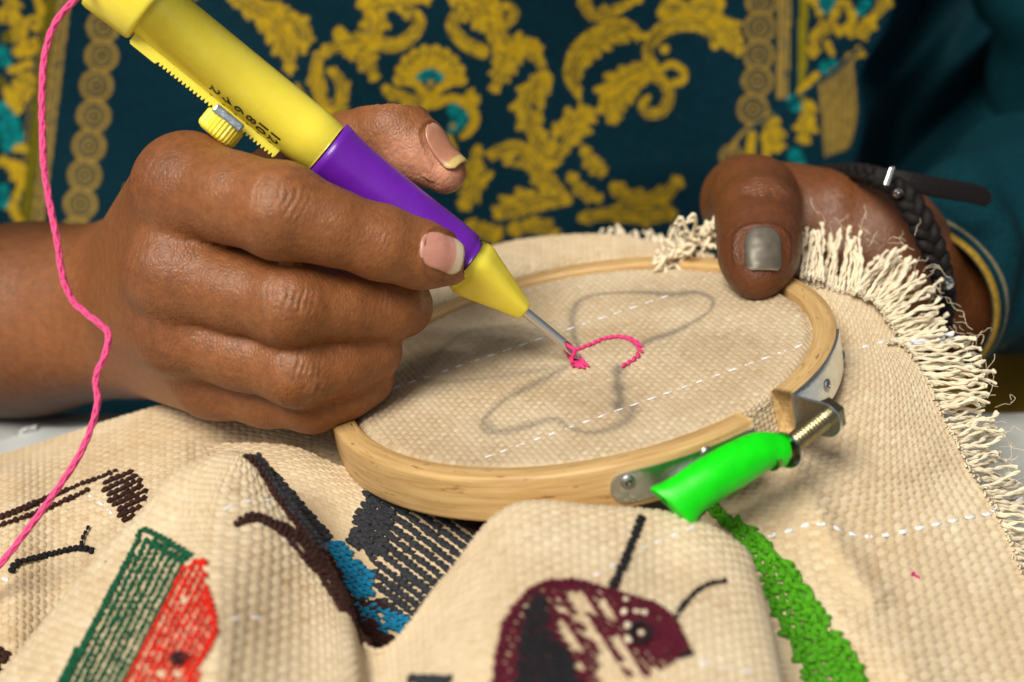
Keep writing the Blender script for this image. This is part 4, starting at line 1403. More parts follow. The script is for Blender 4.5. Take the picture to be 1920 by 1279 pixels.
palm = [(IDX[0][0], wr + [0, .8, 0], 1.12, 1.6, .8), (MID[0][0], wr + [0, .2, 0], 1.1, 1.7, .45), (RNG[0][0], wr, 1.02, 1.7, .45), (PNK[0][0], wr + [0, -.6, 0], 1.0, 1.6, .45),
        (IDX[0][0] + [.1, 0, .9], MID[0][0] + [.1, 0, .8], .8, .8, .4), (MID[0][0] + [.1, 0, .8], RNG[0][0] + [.1, 0, .7], .8, .8, .4), (RNG[0][0] + [.1, 0, .6], PNK[0][0] + [.1, 0, .4], .8, .8, .4),
        (PC(450, 560, 39.4), wr, 1.5, 1.7), (THB[0][0], wr, 1.3, 1.6),
        (wr, PC(60, 598, 45.0), 2.15, 2.42), (PC(60, 598, 45.0), PC(-220, 640, 47.6), 2.42, 2.8), (PC(-220, 640, 47.6), PC(-900, 740, 52.0), 2.8, 3.4)]
V1, Q1, D1, ax1 = build_sdf([palm, chain(IDX), chain(MID), chain(RNG), chain(PNK), chain(THB)], [-17.2, -4.6, 33.2], [-1.0, 5.2, 49.5], .077, .55, .28)
V1 = relax(V1, Q1, 2)

def split(V, Q):
    """every quad into four"""
    n = len(V)
    E = np.sort(np.concatenate([np.stack([Q[:, k], Q[:, (k + 1) % 4]], 1) for k in range(4)]), axis=1)
    key, inv = np.unique(E[:, 0].astype(np.int64) * n + E[:, 1], return_inverse=True)
    a, b = key // n, key % n
    m = len(Q)
    e = [n + inv[k * m:(k + 1) * m] for k in range(4)]
    c = n + len(key) + np.arange(m)
    V2_ = np.concatenate([V, (V[a] + V[b]) / 2, V[Q].mean(1)])
    return V2_, np.concatenate([np.stack([Q[:, k], e[k], c, e[(k + 3) % 4]], 1) for k in range(4)])
V1, Q1 = split(V1, Q1)
V1 = relax(V1, Q1, 2)
N1 = vnormals(V1, Q1)

def groove(V, N, c, a, n, spec, amp, wid=.03, R=(.62, .72)):
    """creases over a joint. spec: list of (s position, curvature, strength, half length)."""
    a = unit(a - (a @ n) * n)
    b = np.cross(n, a)
    r = V - c
    s, t, z = r @ a, r @ b, r @ n
    m = (np.abs(s) < 1.3) & (np.abs(t) < 1.3) & (N @ n > .05)
    H = np.zeros(len(V))
    sm, tm = s[m], t[m]
    sm = sm + .024 * np.sin(tm * 6 + c[0] * 7 + sm * 3) + .010 * np.sin(tm * 15 + c[1] * 9 + sm * 6)
    for s0, cv, st, hl in spec:
        line = s0 + cv * tm * tm
        H[m] += st * np.exp(-((sm - line) / wid) ** 2) * sstep(hl - np.abs(tm), 0, .2)
    return -amp * H, H

def knuckle_spec(sc=1.0, seed=0):
    r = np.random.default_rng(seed)
    out = []
    for k, s0 in enumerate((-.60, -.50, -.41, -.32)):
        out.append((s0 * sc, .62 - .08 * k + r.normal(0, .05), r.uniform(.35, .6), r.uniform(.42, .62) * sc))
    for s0 in (-.13, .02, .17):
        out.append((s0 * sc + r.normal(0, .02), r.normal(0, .10), r.uniform(.5, 1), r.uniform(.2, .42) * sc))
    for s0 in (.33, .46):
        out.append((s0 * sc, -.35 + r.normal(0, .05), r.uniform(.25, .4), .4 * sc))
    return out

VC = lambda px, py: unit(-PC(px, py, 1.0))            # towards the camera, camera frame
H1 = np.zeros(len(V1)); C1 = np.zeros(len(V1)); K1 = np.zeros(len(V1))
for (ch, j, sc, nn, sd) in ((IDX, 2, 1.0, (.05, .25, 0), 1), (MID, 2, .95, (.05, .1, 0), 2), (RNG, 2, .85, (.1, 0, 0), 3), (PNK, 2, .7, (.15, .15, 0), 4)):
    c = ch[j][0]
    a = unit(ch[j + 1][0] - ch[j - 1][0])
    n = unit(unit(-c) + np.array(nn))
    h, g = groove(V1, N1, c, a, n, knuckle_spec(sc, sd), .034)
    H1 += h; C1 = np.maximum(C1, np.clip(g, 0, 1))
    rr = V1 - c
    K1 = np.maximum(K1, np.exp(-((rr @ a) / (.42 * sc)) ** 2 - ((rr - np.outer(rr @ a, a) - np.outer(rr @ n - .8, n)) ** 2).sum(1) / (.55 * sc) ** 2))
    # a lengthwise crease across the middle of the joint
    b = np.cross(n, a)
    h, g = groove(V1, N1, c, b, n, [(r_, .3 * q_, .7, .25) for r_, q_ in ((.02, 1), (-.22, -1), (.25, 1))], .016)
    H1 += h
for (ch, j, sc, sd) in ((IDX, 4, .55, 11), (MID, 4, .55, 12)):
    c = ch[j][0]
    a = unit(ch[j + 1][0] - ch[j - 1][0]); n = unit(-c)
    h, g = groove(V1, N1, c, a, n, [(-.15, .2, .6, .3), (-.05, 0, .8, .35), (.07, 0, .8, .32), (.18, -.2, .5, .25)], .014)
    H1 += h
# fine curved lines over the big knuckles
for ch, j in ((IDX, 0), (MID, 0), (RNG, 0), (PNK, 0)):
    c = ch[j][0]
    a = unit(ch[1][0] - ch[0][0]); n = unit(unit(-c) * .55 + np.array([-.8, .25, 0]))
    a = unit(a - (a @ n) * n); b = np.cross(n, a)
    r = V1 - c
    s, t = r @ a, r @ b
    w = np.exp(-(s / .8) ** 2 - (t / .95) ** 2) * np.clip(N1 @ n, 0, 1)
    ph = s * 46 + 9 * t * t + 2.2 * np.sin(t * 5 + c[0] * 9) + 1.5 * np.sin(s * 9 + t * 3)
    H1 += -.012 * w * np.clip(np.sin(ph), -.2, 1)
# tendon swell and soft lumps
for ch in (IDX, MID, RNG, PNK):
    K1 = np.maximum(K1, .45 * np.exp(-((V1 - (ch[0][0] + [-.4, .1, -.8])) ** 2).sum(1) / .8))
# thumb crease
c = THB[3][0]; a = unit(THB[4][0] - THB[2][0]); n = unit(np.array([.25, .75, -.6]))
h, g = groove(V1, N1, c, a, n, [(-.3, .3, .6, .5), (-.16, .2, .9, .55), (.0, 0, .7, .5), (.3, -.2, .4, .4)], .02)
H1 += h
def nail_fold(V, N, c, a, n, L, W, amp=.05):
    a = unit(a); n = unit(n - (n @ a) * a); b = np.cross(n, a)
    r = V - c
    u, v, z = (r @ a) / L, (r @ b) / W, r @ n
    rho = (np.abs(u) ** 3 + np.abs(v) ** 3) ** (1 / 3)
    m = (np.abs(z) < .55) & (N @ n > -.2)
    ring_ = np.exp(-((rho - 1.17) / .11) ** 2) * (1 - sstep(u, .35, .85)) * m
    return amp * ring_, ring_
_ai = unit(IDX[6][0] - IDX[4][0]); _ni = np.array([.10, .16, -1.0])
h, g = nail_fold(V1, N1, IDX[5][0] * .25 + IDX[6][0] * .75 + unit(_ni) * .5, _ai, _ni, .54, .43)
H1 += h
_at = unit(THB[5][0] - THB[4][0]); _nt = np.array([.50, .62, -.62])
h, g2 = nail_fold(V1, N1, THB[4][0] * .42 + THB[5][0] * .58 + unit(_nt) * .5, _at, _nt, .54, .43)
H1 += h
K1 = np.maximum(K1, .35 * np.maximum(g, g2))
V1 = V1 + N1 * H1[:, None]

def skin_col(V, N, K, C, pale):
    n = len(V)
    base = np.array([.232, .082, .024])
    dark = np.array([.125, .034, .012])
    lite = np.array([.32, .120, .041])
    palmc = np.array([.60, .27, .16])
    col = np.tile(base, (n, 1))
    w = .5 + .5 * np.sin(V[:, 0] * 1.3 + 2 * np.sin(V[:, 1] * 1.1) + V[:, 2])
    col = col * (1 - .35 * w[:, None]) + lite * (.35 * w[:, None])
    col = col * (1 - .85 * K[:, None]) + dark * (.85 * K[:, None])
    col = col * (1 - .34 * C[:, None]) + np.array([.52, .27, .14]) * (.34 * C[:, None])
    col = col * (1 - pale[:, None]) + palmc * pale[:, None]
    return col

# paler palm side of the thumb and of the finger tip
tm = sum(w_ * np.exp(-((V1 - PC(*p_)) ** 2).sum(1) / .22) for p_, w_ in (((795, 318, 37.4), .8), ((840, 345, 37.4), 1.0), ((735, 292, 37.5), .55), ((765, 305, 37.4), .6)))
it = .55 * np.exp(-((V1 - IDX[6][0] - np.array([.2, .1, .1])) ** 2).sum(1) / .25)
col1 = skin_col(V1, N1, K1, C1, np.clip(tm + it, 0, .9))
col1 = col1 * (1 - sstep(V1[:, 2], 41.5, 44.5)[:, None] * np.array([.74, .78, .79]))   # shade on the forearm is put into its skin colour

# ---- the hand that presses the hoop
TH2 = [c_(1402, 378, 44.0, 1.16), c_(1416, 374, 42.4, 1.03), c_(1422, 408, 40.9, .97), c_(1424, 452, 40.05, .93), c_(1422, 488, 39.45, .84), c_(1420, 519, 39.05, .52)]
wr2 = PC(1650, 500, 44.0)
pl2 = [(TH2[0][0], wr2, 1.2, 1.7), (PC(1500, 415, 44.2), PC(1640, 450, 43.8), 1.42, 1.65, .35), (PC(1562, 394, 43.3), PC(1572, 470, 43.1), .92, .95, .15), (PC(1610, 440, 43.8), PC(1640, 540, 43.7), 1.28, 1.32, .35),
       (PC(1500, 500, 44.0), wr2, 1.2, 1.6), (wr2, PC(1760, 560, 45.8), 1.75, 1.75), (PC(1760, 560, 45.8), PC(1960, 470, 51.0), 1.8, 2.4), (PC(1960, 470, 51.0), PC(2180, 330, 57.0), 2.4, 3.0)]
def w2c(W):
    r = W - CAM
    return np.array([r @ RT, r @ UP, r @ FW])
def under(px, py, z):
    return w2c(hpix(px, py, z))
fg2 = []
for k, (x0, x1) in enumerate(((1470, 1345), (1510, 1390), (1545, 1440), (1575, 1490))):
    a = PC(x0 + 10, 470 + 16 * k, 44.0 - .2 * k)
    b = under(x0, 560 + 34 * k, -2.3)
    c = under(x0 - 60, 600 + 34 * k, -2.4)
    e = under(x1 - 40, 620 + 34 * k, -2.2)
    fg2.append([(a, b, .95, .78), (b, c, .78, .7), (c, e, .7, .52)])
V2, Q2, D2, ax2 = build_sdf([pl2, chain(TH2)] + fg2, [3.0, -4.6, 34.5], [13.5, 5.4, 50.0], .09, .55, .15)
V2 = relax(V2, Q2, 2)
V2, Q2 = split(V2, Q2)
V2 = relax(V2, Q2, 1)
N2 = vnormals(V2, Q2)
H2 = np.zeros(len(V2)); C2 = np.zeros(len(V2)); K2 = np.zeros(len(V2))
c = TH2[2][0]; a = np.array([0, -1., -.25]); n = unit(np.array([0, .45, -.9]))
h, g = groove(V2, N2, c + [0, .08, 0], a, n, [(-.34, .5, .6, .45), (-.24, .4, .9, .55), (-.13, .3, 1, .6), (-.02, .15, .9, .6), (.1, .0, .8, .5), (.2, -.1, .5, .45), (-.46, .5, .5, .4), (.31, -.2, .4, .4)], .075, .04)
H2 += h; C2 = np.maximum(C2, np.clip(g, 0, 1) * .5)
K2 = np.maximum(K2, .6 * np.exp(-((V2 - c - [0, .1, -.9]) ** 2).sum(1) / .5))
K2 = np.maximum(K2, .8 * np.exp(-(((V2 - TH2[4][0]) * [1, .9, 1]) ** 2).sum(1) / 1.3))
_n2 = np.array([.0, .22, -1.])
b_ = np.cross(n, a)
h, g = groove(V2, N2, c + [0, .08, 0], b_, n, [(-.2, .3, .5, .3), (.12, -.2, .5, .3), (.3, .2, .4, .25)], .05, .035)
H2 += h
h, g = nail_fold(V2, N2, TH2[4][0] + np.array([0, .05, 0]) + unit(_n2) * .8, np.array([.0, -1., -.16]), _n2, .52, .55, .035)
H2 += h
K2 = np.maximum(K2, g)
V2 = V2 + N2 * H2[:, None]
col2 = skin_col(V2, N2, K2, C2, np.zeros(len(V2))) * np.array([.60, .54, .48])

# ---- trunk and upper arms, under the clothes
elR, elL = PC(-900, 740, 52.0), PC(2180, 330, 57.0)
shR, shL = np.array([-22., 22., 58.]), np.array([19., 20., 58.])
tc = np.array([3., 4., 66.0])
trunk = [(PC(-190, 636, 47.4), elR, 2.79, 3.35), (elR, shR, 3.3, 4.2), (elL, shL, 3.1, 4.2), (shR, tc + [-6, 15, 0], 4.2, 7), (shL, tc + [6, 15, 0], 4.2, 7), (tc + [-5, 15, 0], tc + [-5, -14, 3], 7.5, 7.5), (tc + [5, 15, 0], tc + [5, -14, 3], 7.5, 7.5)]
V3, Q3, _, _ = build_sdf([trunk], [-38, -22, 40], [34, 36, 82], .6, 1.5, .5)
col3 = np.tile(np.array([.265, .095, .029]) * [.34, .29, .28], (len(V3), 1))  # carries on the shade painted into the forearm's skin colour

PE_ = thing("person", "seated person in teal and gold printed tunic holding the pen and pressing the hoop", "person", P(850, 700, 62) * [1, 1, 0] + [0, 0, 40])
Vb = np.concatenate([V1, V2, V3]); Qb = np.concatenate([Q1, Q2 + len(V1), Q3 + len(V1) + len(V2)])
Wb = c2w(Vb)
# camera frame is left-handed: flip so that faces look outwards
v0, v1, v2, v3 = [Wb[Qb[:, k]] for k in range(4)]
if (np.cross(v1 - v0, v2 - v0) * v0).sum() < 0:
    Qb = Qb[:, ::-1]

def skin_cu(nt, b, tc):
    N, L = nt.nodes, nt.links
    vo = N.new("ShaderNodeTexVoronoi"); vo.feature = 'DISTANCE_TO_EDGE'; vo.inputs["Scale"].default_value = 1300
    nz = N.new("ShaderNodeTexNoise"); nz.inputs["Scale"].default_value = 900; nz.inputs["Detail"].default_value = 4
    mp = N.new("ShaderNodeMapping"); mp.inputs["Scale"].default_value = (1, 1, .55)
    L.new(tc.outputs["Object"], mp.inputs["Vector"])
    L.new(mp.outputs[0], vo.inputs["Vector"]); L.new(tc.outputs["Object"], nz.inputs["Vector"])
    b1 = N.new("ShaderNodeBump"); b1.inputs["Distance"].default_value = .00021; b1.inputs["Strength"].default_value = .8
    b2 = N.new("ShaderNodeBump"); b2.inputs["Distance"].default_value = .00022; b2.inputs["Strength"].default_value = .8
    L.new(vo.outputs["Distance"], b1.inputs["Height"]); L.new(nz.outputs["Fac"], b2.inputs["Height"])
    L.new(b1.outputs[0], b2.inputs["Normal"]); L.new(b2.outputs[0], b.inputs["Normal"])
    r = N.new("ShaderNodeMapRange"); r.inputs["To Min"].default_value = .36; r.inputs["To Max"].default_value = .58
    L.new(nz.outputs["Fac"], r.inputs["Value"]); L.new(r.outputs[0], b.inputs["Roughness"])
M['skin'] = mat("brown_skin", (.33, .12, .04), .45, attr='Col', var=(5, .20, 6), sss=(.10, (1, .4, .2), .003), spec=.45, custom=skin_cu)
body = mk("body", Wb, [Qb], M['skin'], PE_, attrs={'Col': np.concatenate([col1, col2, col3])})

# ---- finger nails
def nail(c, a, n, L, W, bend, mt, free=.22, tipcol=None, basecol=None, curve=.12, nm="fingernail", sdf=None):
    """c: middle of the nail on the finger's back; a: towards the tip; n: outwards."""
    a = unit(a); n = unit(n - (n @ a) * a); b = np.cross(n, a)
    nu, nv = 22, 15
    u = np.linspace(-1, 1, nu); v = np.linspace(-1, 1, nv)
    U, Vv = np.meshgrid(u, v, indexing='ij')
    wid = W * np.where(U < -.15, np.sqrt(np.clip(1 - ((U + .15) / .88) ** 2, .02, 1)), np.where(U > .6, np.sqrt(np.clip(1 - ((U - .6) / .47) ** 2 * .85, .1, 1)), 1))
    x = Vv * wid
    ang = x / bend
    pts = c + (U * L)[..., None] * a + (bend * np.sin(ang))[..., None] * b + (bend * (np.cos(ang) - 1) - curve * U * U * L)[..., None] * n
    if sdf is not None:                          # keep the plate just proud of the finger
        S = np.array([[surf(*sdf, p - n * .35, n) for p in row] for row in pts])
        lift = ((S - pts) @ n) + .035
        lift = np.where((U > .35) & (lift < 0), 0, lift)
        need = lift.copy()
        for _ in range(6):
            q = np.pad(lift, 1, mode='edge')
            lift = (q[:-2, 1:-1] + q[2:, 1:-1] + q[1:-1, :-2] + q[1:-1, 2:] + 2 * q[1:-1, 1:-1]) / 6
        lift = lift + max(0, (need - lift)[2:-6].max() * .5)
        pts = pts + lift[..., None] * n
    back = pts - .035 * n
    VV = np.concatenate([pts.reshape(-1, 3), back.reshape(-1, 3)])
    k = nu * nv
    f1 = gridfaces(nu, nv)
    rimi = np.concatenate([np.arange(nv), np.arange(1, nu) * nv + nv - 1, (nu - 1) * nv + np.arange(nv - 2, -1, -1), np.arange(nu - 2, 0, -1) * nv])
    r2 = np.roll(rimi, -1)
    side = np.stack([rimi, r2, r2 + k, rimi + k], 1)
    w = sstep(U + .10 * Vv * Vv, 1 - free * 2 - .05, 1 - free * 2 + .08)
    lun = sstep(-U, .55, .95) * .4
    col = np.asarray(basecol) * (1 - w[..., None]) + np.asarray(tipcol) * w[..., None]
    col = col * (1 - lun[..., None]) + np.array([.62, .36, .28]) * lun[..., None] if nm != "painted_nail" else col
    col = np.concatenate([col.reshape(-1, 3)] * 2)
    return mk(nm, c2w(VV), [f1, f1[:, ::-1] + k, side], mt, PE_, attrs={'Col': col})
def surf(D, ax, c, n):
    """walk from c along n to the modelled surface"""
    h = ax[0][1] - ax[0][0]
    p = c.copy(); n = unit(n)
    for _ in range(400):
        i = tuple(int(round((p[k] - ax[k][0]) / h)) for k in range(3))
        if D[i] > 0: break
        p = p + n * .01
    return p - n * .02
M['nail'] = mat("finger_nail", (.7, .4, .3), .28, attr='Col', var=(9, .06, 2), sss=(.1, (1, .5, .3), .002), spec=.5, coat=.1)
M['polish'] = mat("silver_grey_nail_polish", (.27, .24, .20), .42, .25, attr='Col', var=(5, .15, 3), spec=.4)
ai = unit(IDX[6][0] - IDX[4][0])
ni = np.array([.10, .16, -1.0])
nail(surf(D1, ax1, IDX[5][0] * .25 + IDX[6][0] * .75, ni), ai + np.array([0, 0, .10]), ni, .54, .43, .50, M['nail'], .22, (.72, .58, .40), (.60, .27, .20), sdf=(D1, ax1))
at_ = unit(THB[5][0] - THB[4][0]); nt_ = np.array([.50, .62, -.62])
nail(surf(D1, ax1, THB[4][0] * .42 + THB[5][0] * .58, nt_), at_ + .08 * nt_ * 0, nt_, .54, .43, .46, M['nail'], .17, (.62, .45, .16), (.44, .19, .11), sdf=(D1, ax1))
n2_ = np.array([.0, .22, -1.])
nail(surf(D2, ax2, TH2[4][0] + [0, .05, 0], n2_), np.array([.0, -1., -.16]), n2_, .52, .51, .50, M['polish'], .02, (.34, .30, .23), (.125, .108, .082), .12, nm="painted_nail", sdf=(D2, ax2))

# ---- printed tunic
gold, gold2, teal2, base_c, olive = np.array([.48, .31, .012]), np.array([.32, .21, .04]), np.array([0, .20, .20]), np.array([.0005, .022, .036]), np.array([.125, .105, .004])
RX, RY, RS = -320, -320, 1.5
RW, RH = int(2500 / RS), int(1300 / RS)
img = np.tile(base_c.astype(np.float32), (RH, RW, 1))
yy, xx = np.mgrid[0:RH, 0:RW].astype(np.float32)
xx = xx * RS + RX; yy = yy * RS + RY

def dab(x, y, r, col, soft=2.2):
    x0, x1 = int((x - r - 6 - RX) / RS), int((x + r + 6 - RX) / RS) + 1
    y0, y1 = int((y - r - 6 - RY) / RS), int((y + r + 6 - RY) / RS) + 1
    if x1 <= 0 or y1 <= 0 or x0 >= RW or y0 >= RH: return
    x0, y0 = max(0, x0), max(0, y0)
    d = np.hypot(xx[y0:y1, x0:x1] - x, yy[y0:y1, x0:x1] - y)
    m = np.clip((r - d) / soft + .5, 0, 1)[..., None]
    img[y0:y1, x0:x1] = img[y0:y1, x0:x1] * (1 - m) + np.asarray(col, np.float32) * m

def stroke(pts, ws, col=gold, lobes=0, side=0, vein=False):
    pts = np.asarray(pts, float)
    n = max(20, int(np.linalg.norm(np.diff(pts, axis=0), axis=1).sum() / 3))
    q = spline(pts, n)
    w = np.interp(np.linspace(0, 1, n), np.linspace(0, 1, len(ws)), ws) if np.ndim(ws) else np.full(n, ws)
    T = unit(np.gradient(q, axis=0)); Nn = np.stack([-T[:, 1], T[:, 0]], 1)
    for (x, y), r in zip(q, w): dab(x, y, r, col)
    if lobes:
        for i in np.linspace(n * .06, n * .94, lobes).astype(int):
            for sd in ((1,), (-1,), (1, -1))[side if side < 3 else 2]:
                r = w[i]
                for k in range(5):
                    c = q[i] + Nn[i] * sd * r * (.7 + .16 * k) + T[i] * r * .14 * k
                    dab(*c, r * (.40 - .055 * k) + 1.5, col)
    if vein:
        for (x, y), r in zip(q[n // 8:-n // 8], w[n // 8:-n // 8]): dab(x, y, min(2.0, r * .2), col * .25 + base_c * .5)
    if np.max(w) > 9:                            # drawn lines inside the shapes
        dk = col * .20 + base_c * .7
        for sd in (-1, 1):
            for i in range(3, n - 3):
                if w[i] > 8 and (i // 7 + sd) % 5:
                    dab(*(q[i] + Nn[i] * sd * w[i] * (.42 + .08 * math.sin(i * .5))), 2.0, dk, 2.2)
        for i in range(4, n - 4, 6):                # notches between the lobes
            if w[i] > 9:
                for sd in (-1, 1):
                    for k in range(5):
                        dab(*(q[i] + Nn[i] * sd * w[i] * (.62 + .15 * k) + T[i] * k * 1.2), 1.0 + .22 * k, dk, 2.2)

def ring(x, y, r, col=gold2):
    dab(x, y, r, col); dab(x, y, r * .74, base_c * 1.2); dab(x, y, r * .58, col * .85); dab(x, y, r * .42, base_c * 1.3); dab(x, y, r * .30, col); dab(x, y, r * .17, base_c * .6)
# left band and ring chain
def band(x0, x1, x2, x3, col, y0=-300, y1=640):
    """vertical band: x0..x1 at y=0, x2..x3 at y=420"""
    for y in np.arange(y0, y1, 1.5):
        t = y / 420
        a, b = x0 + (x2 - x0) * t, x1 + (x3 - x1) * t
        iy = int((y - RY) / RS)
        i0, i1 = max(0, int((a - RX) / RS)), int((b - RX) / RS)
        if 0 <= iy < RH and i1 > 0: img[iy, i0:i1] = col
band(84, 108, 38, 58, olive)
band(110, 133, 60, 82, gold2)
band(117, 119, 66, 68, base_c); band(123, 126, 71, 74, base_c * 1.5)
band(76, 80, 30, 33, gold2 * .8)
for x, y in ((200, -66), (197, -8), (193, 49), (190, 104), (180, 160), (175, 217), (166, 273), (158, 328), (150, 382), (142, 438), (134, 494)):
    dab(x - 3, y + 28, 13, gold2)
    ring(x, y, 31)
# florals left of the band
for p_, w_, l_ in (([(10, -20), (22, 10), (18, 30)], [9, 12, 4], 3), ([(66, -20), (76, 20), (70, 32)], [8, 8, 3], 0), ([(28, 30), (32, 55), (42, 78), (50, 84)], [10, 12, 8, 4], 3), ([(45, 60), (50, 40), (64, 32), (74, 42), (66, 54), (58, 48)], [5, 5, 5, 5, 5, 4], 0),
                 ([(30, 95), (50, 98), (66, 90), (62, 74)], [8, 8, 6, 4], 2), ([(18, 132), (40, 124), (56, 118)], [5, 7, 5], 2), ([(34, 210), (36, 180), (46, 155), (54, 138)], [4, 14, 14, 4], 5), ([(12, 165), (18, 190), (26, 212)], [6, 9, 3], 3),
                 ([(2, 20), (4, 40)], [6, 4], 0), ([(26, 278), (40, 276), (48, 280)], [7, 8, 4], 0), ([(0, 300), (20, 308), (30, 330)], [6, 8, 8], 3), ([(36, 310), (38, 340), (30, 370)], [8, 8, 5], 2), ([(18, 380), (28, 400), (36, 415)], [7, 8, 4], 2), ([(-30, 60), (-60, 120), (-40, 200), (-80, 300)], [16, 20, 18, 14], 8)):
    stroke(p_, w_, gold, l_, 2)
for p_, w_ in (([(2, 100), (10, 115)], [14, 11]), ([(0, 200), (20, 230), (32, 258)], [12, 16, 12]), ([(2, 240), (14, 272)], [10, 12]), ([(6, 355), (6, 380)], [10, 10])):
    stroke(p_, w_, teal2)
stroke([(10, 72), (14, 66)], [8, 8], olive); stroke([(0, 150), (6, 156)], [7, 6], olive)
# big leaf at the top left of the panel
stroke([(430, -6), (470, 10), (510, 36), (536, 76), (544, 140)], [6, 18, 24, 22, 3], gold, 6, 2, True)
stroke([(520, 20), (560, 40), (574, 70), (566, 100)], [10, 12, 10, 3], gold, 4, 1)
stroke([(385, -40), (350, -20), (300, -40)], [10, 14, 4], gold, 4, 2)
stroke([(556, 160), (566, 180), (580, 196)], [5, 6, 4], gold2)
# scroll and drop
stroke([(690, -20), (702, 20), (698, 60), (676, 82), (640, 84), (606, 96)], [20, 20, 17, 17, 12, 7], gold, 5, 2)
stroke([(606, 96), (594, 118), (596, 160), (612, 200), (632, 198), (642, 172), (634, 146), (618, 132)], [7, 11, 14, 13, 12, 11, 9, 6], gold, 6, 0)
dab(617, 178, 7, base_c)
stroke([(700, 78), (740, 84), (772, 66), (786, 40), (774, 24), (762, 30)], [14, 13, 12, 11, 9, 7], gold)
stroke([(660, 92), (686, 112), (702, 146)], [12, 14, 6], gold, 3, 2)
stroke([(690, 8), (740, 0), (800, -10)], [16, 17, 12], gold, 3, 2)
dab(636, 62, 13, gold); dab(688, 60, 7, gold2)
# shell flower
cx, cy = 806, 152
for k, an in enumerate(np.radians(np.linspace(182, 358, 10))):
    stroke([(cx + 30 * math.cos(an), cy + 30 * math.sin(an)), (cx + 60 * math.cos(an), cy + 60 * math.sin(an))], [6, 9.5], gold)
stroke([(cx - 36, cy + 2), (cx - 26, cy - 20), (cx, cy - 32), (cx + 26, cy - 20), (cx + 36, cy + 2)], [7] * 5, gold)
stroke([(cx - 18, cy - 8), (cx, cy - 14), (cx + 18, cy - 8)], [8, 10, 8], teal2)
stroke([(760, 138), (786, 164), (804, 182), (826, 164), (858, 146)], [8, 8, 9, 8, 8], gold)
dab(806, 156, 7, gold2)
stroke([(722, 164), (740, 176), (770, 186), (800, 196)], [7, 10, 10, 8], gold, 5, 0)
stroke([(812, 196), (846, 184), (876, 196), (890, 222), (880, 244), (866, 256)], [8, 9, 9, 9, 8, 5], gold)
stroke([(892, 190), (880, 178)], [7, 9], gold, 2, 2)
stroke([(850, 206), (864, 220), (848, 240)], [12, 13, 10], teal2)
dab(848, 236, 6, gold2)
stroke([(760, 196), (750, 224), (770, 250)], [8, 8, 4], gold)
stroke([(836, 258), (846, 278), (852, 300)], [7, 9, 6], gold, 2, 2)
# upper right scroll group
stroke([(900, -20), (922, 24), (930, 66), (950, 88), (984, 84), (1006, 100)], [22, 20, 17, 17, 16, 10], gold, 5, 2)
stroke([(904, 96), (870, 80), (848, 50), (856, 26), (872, 34)], [13, 12, 11, 10, 8], gold)
stroke([(930, 44), (954, 38), (962, 22), (948, 10)], [11, 10, 10, 8], gold)
stroke([(848, -10), (880, 10), (900, 40)], [12, 14, 12], gold, 4, 2)
stroke([(960, 96), (944, 126), (926, 168)], [17, 17, 6], gold, 4, 2)
stroke([(986, 86), (1010, 112), (1020, 140)], [12, 9, 8], gold); dab(1000, 84, 12, gold)
# tall leaf pair below it
stroke([(1022, 148), (1004, 168), (988, 196), (990, 224), (1012, 262), (1034, 308)], [14, 20, 20, 17, 13, 9], gold, 6, 2, True)
stroke([(1034, 308), (1046, 276), (1070, 240), (1100, 212)], [9, 16, 24, 14], gold, 5, 2, True)
stroke([(1062, 372), (1024, 336), (990, 294), (958, 282), (916, 288)], [8, 16, 20, 18, 6], gold, 5, 1, True)
stroke([(1064, 376), (1014, 374), (964, 386), (934, 402)], [8, 20, 20, 10], gold, 5, 0, True)
dab(1002, 200, 6, base_c); dab(1050, 262, 6, base_c); dab(968, 298, 6, base_c); dab(1006, 356, 6, base_c)
stroke([(896, 276), (890, 316), (886, 356), (868, 386)], [6, 14, 15, 8], gold, 5, 2)
stroke([(905, 340), (920, 325)], [6, 5], gold)
# curved feather leaf
stroke([(1086, 184), (1072, 142), (1088, 98), (1124, 68), (1166, 52), (1206, 70)], [4, 15, 21, 21, 18, 4], gold, 8, 0, True)
stroke([(1090, -6), (1110, 26), (1150, 20), (1200, -6)], [8, 12, 10, 6], gold, 3, 2)
# big scroll on the right
stroke([(1222, 118), (1214, 92), (1240, 56), (1286, 38), (1334, 44), (1368, 70), (1384, 100)], [8, 10, 14, 19, 24, 22, 5], gold, 6, 1, True)
stroke([(1338, 46), (1344, 70), (1340, 84)], [14, 12, 8], gold)
stroke([(1240, 24), (1258, 4), (1280, 14), (1270, 30)], [10, 12, 10, 6], gold)
stroke([(1290, 26), (1312, 4), (1350, 6)], [10, 14, 10], gold, 3, 2)
stroke([(1226, 122), (1198, 138), (1168, 158), (1144, 188), (1152, 226)], [8, 18, 25, 22, 7], gold, 7, 2)
stroke([(1206, 142), (1240, 150), (1254, 178), (1242, 206), (1218, 212), (1204, 196), (1214, 182)], [9, 10, 10, 10, 10, 8, 5], gold)
dab(1220, 164, 9, base_c)
stroke([(1234, 132), (1258, 120), (1280, 132), (1280, 150), (1266, 154)], [6, 7, 7, 7, 8], gold)
dab(1246, 92, 9, gold)
# lower, half hidden
for p_, w_ in (([(1152, 350), (1186, 372), (1238, 370), (1272, 338)], [10, 14, 14, 8]), ([(1090, 408), (1150, 400), (1210, 406), (1260, 400)], [8, 13, 13, 9]), ([(1094, 278), (1110, 306), (1130, 322)], [6, 12, 7]), ([(1070, 328), (1092, 360), (1124, 372)], [7, 10, 6]), ([(960, 430), (1010, 420), (1040, 440)], [10, 12, 8]), ([(240, 352), (250, 362), (262, 350)], [8, 9, 8]), ([(880, 420), (930, 440)], [8, 12])):
    stroke(p_, w_, gold * .9, 4, 2)
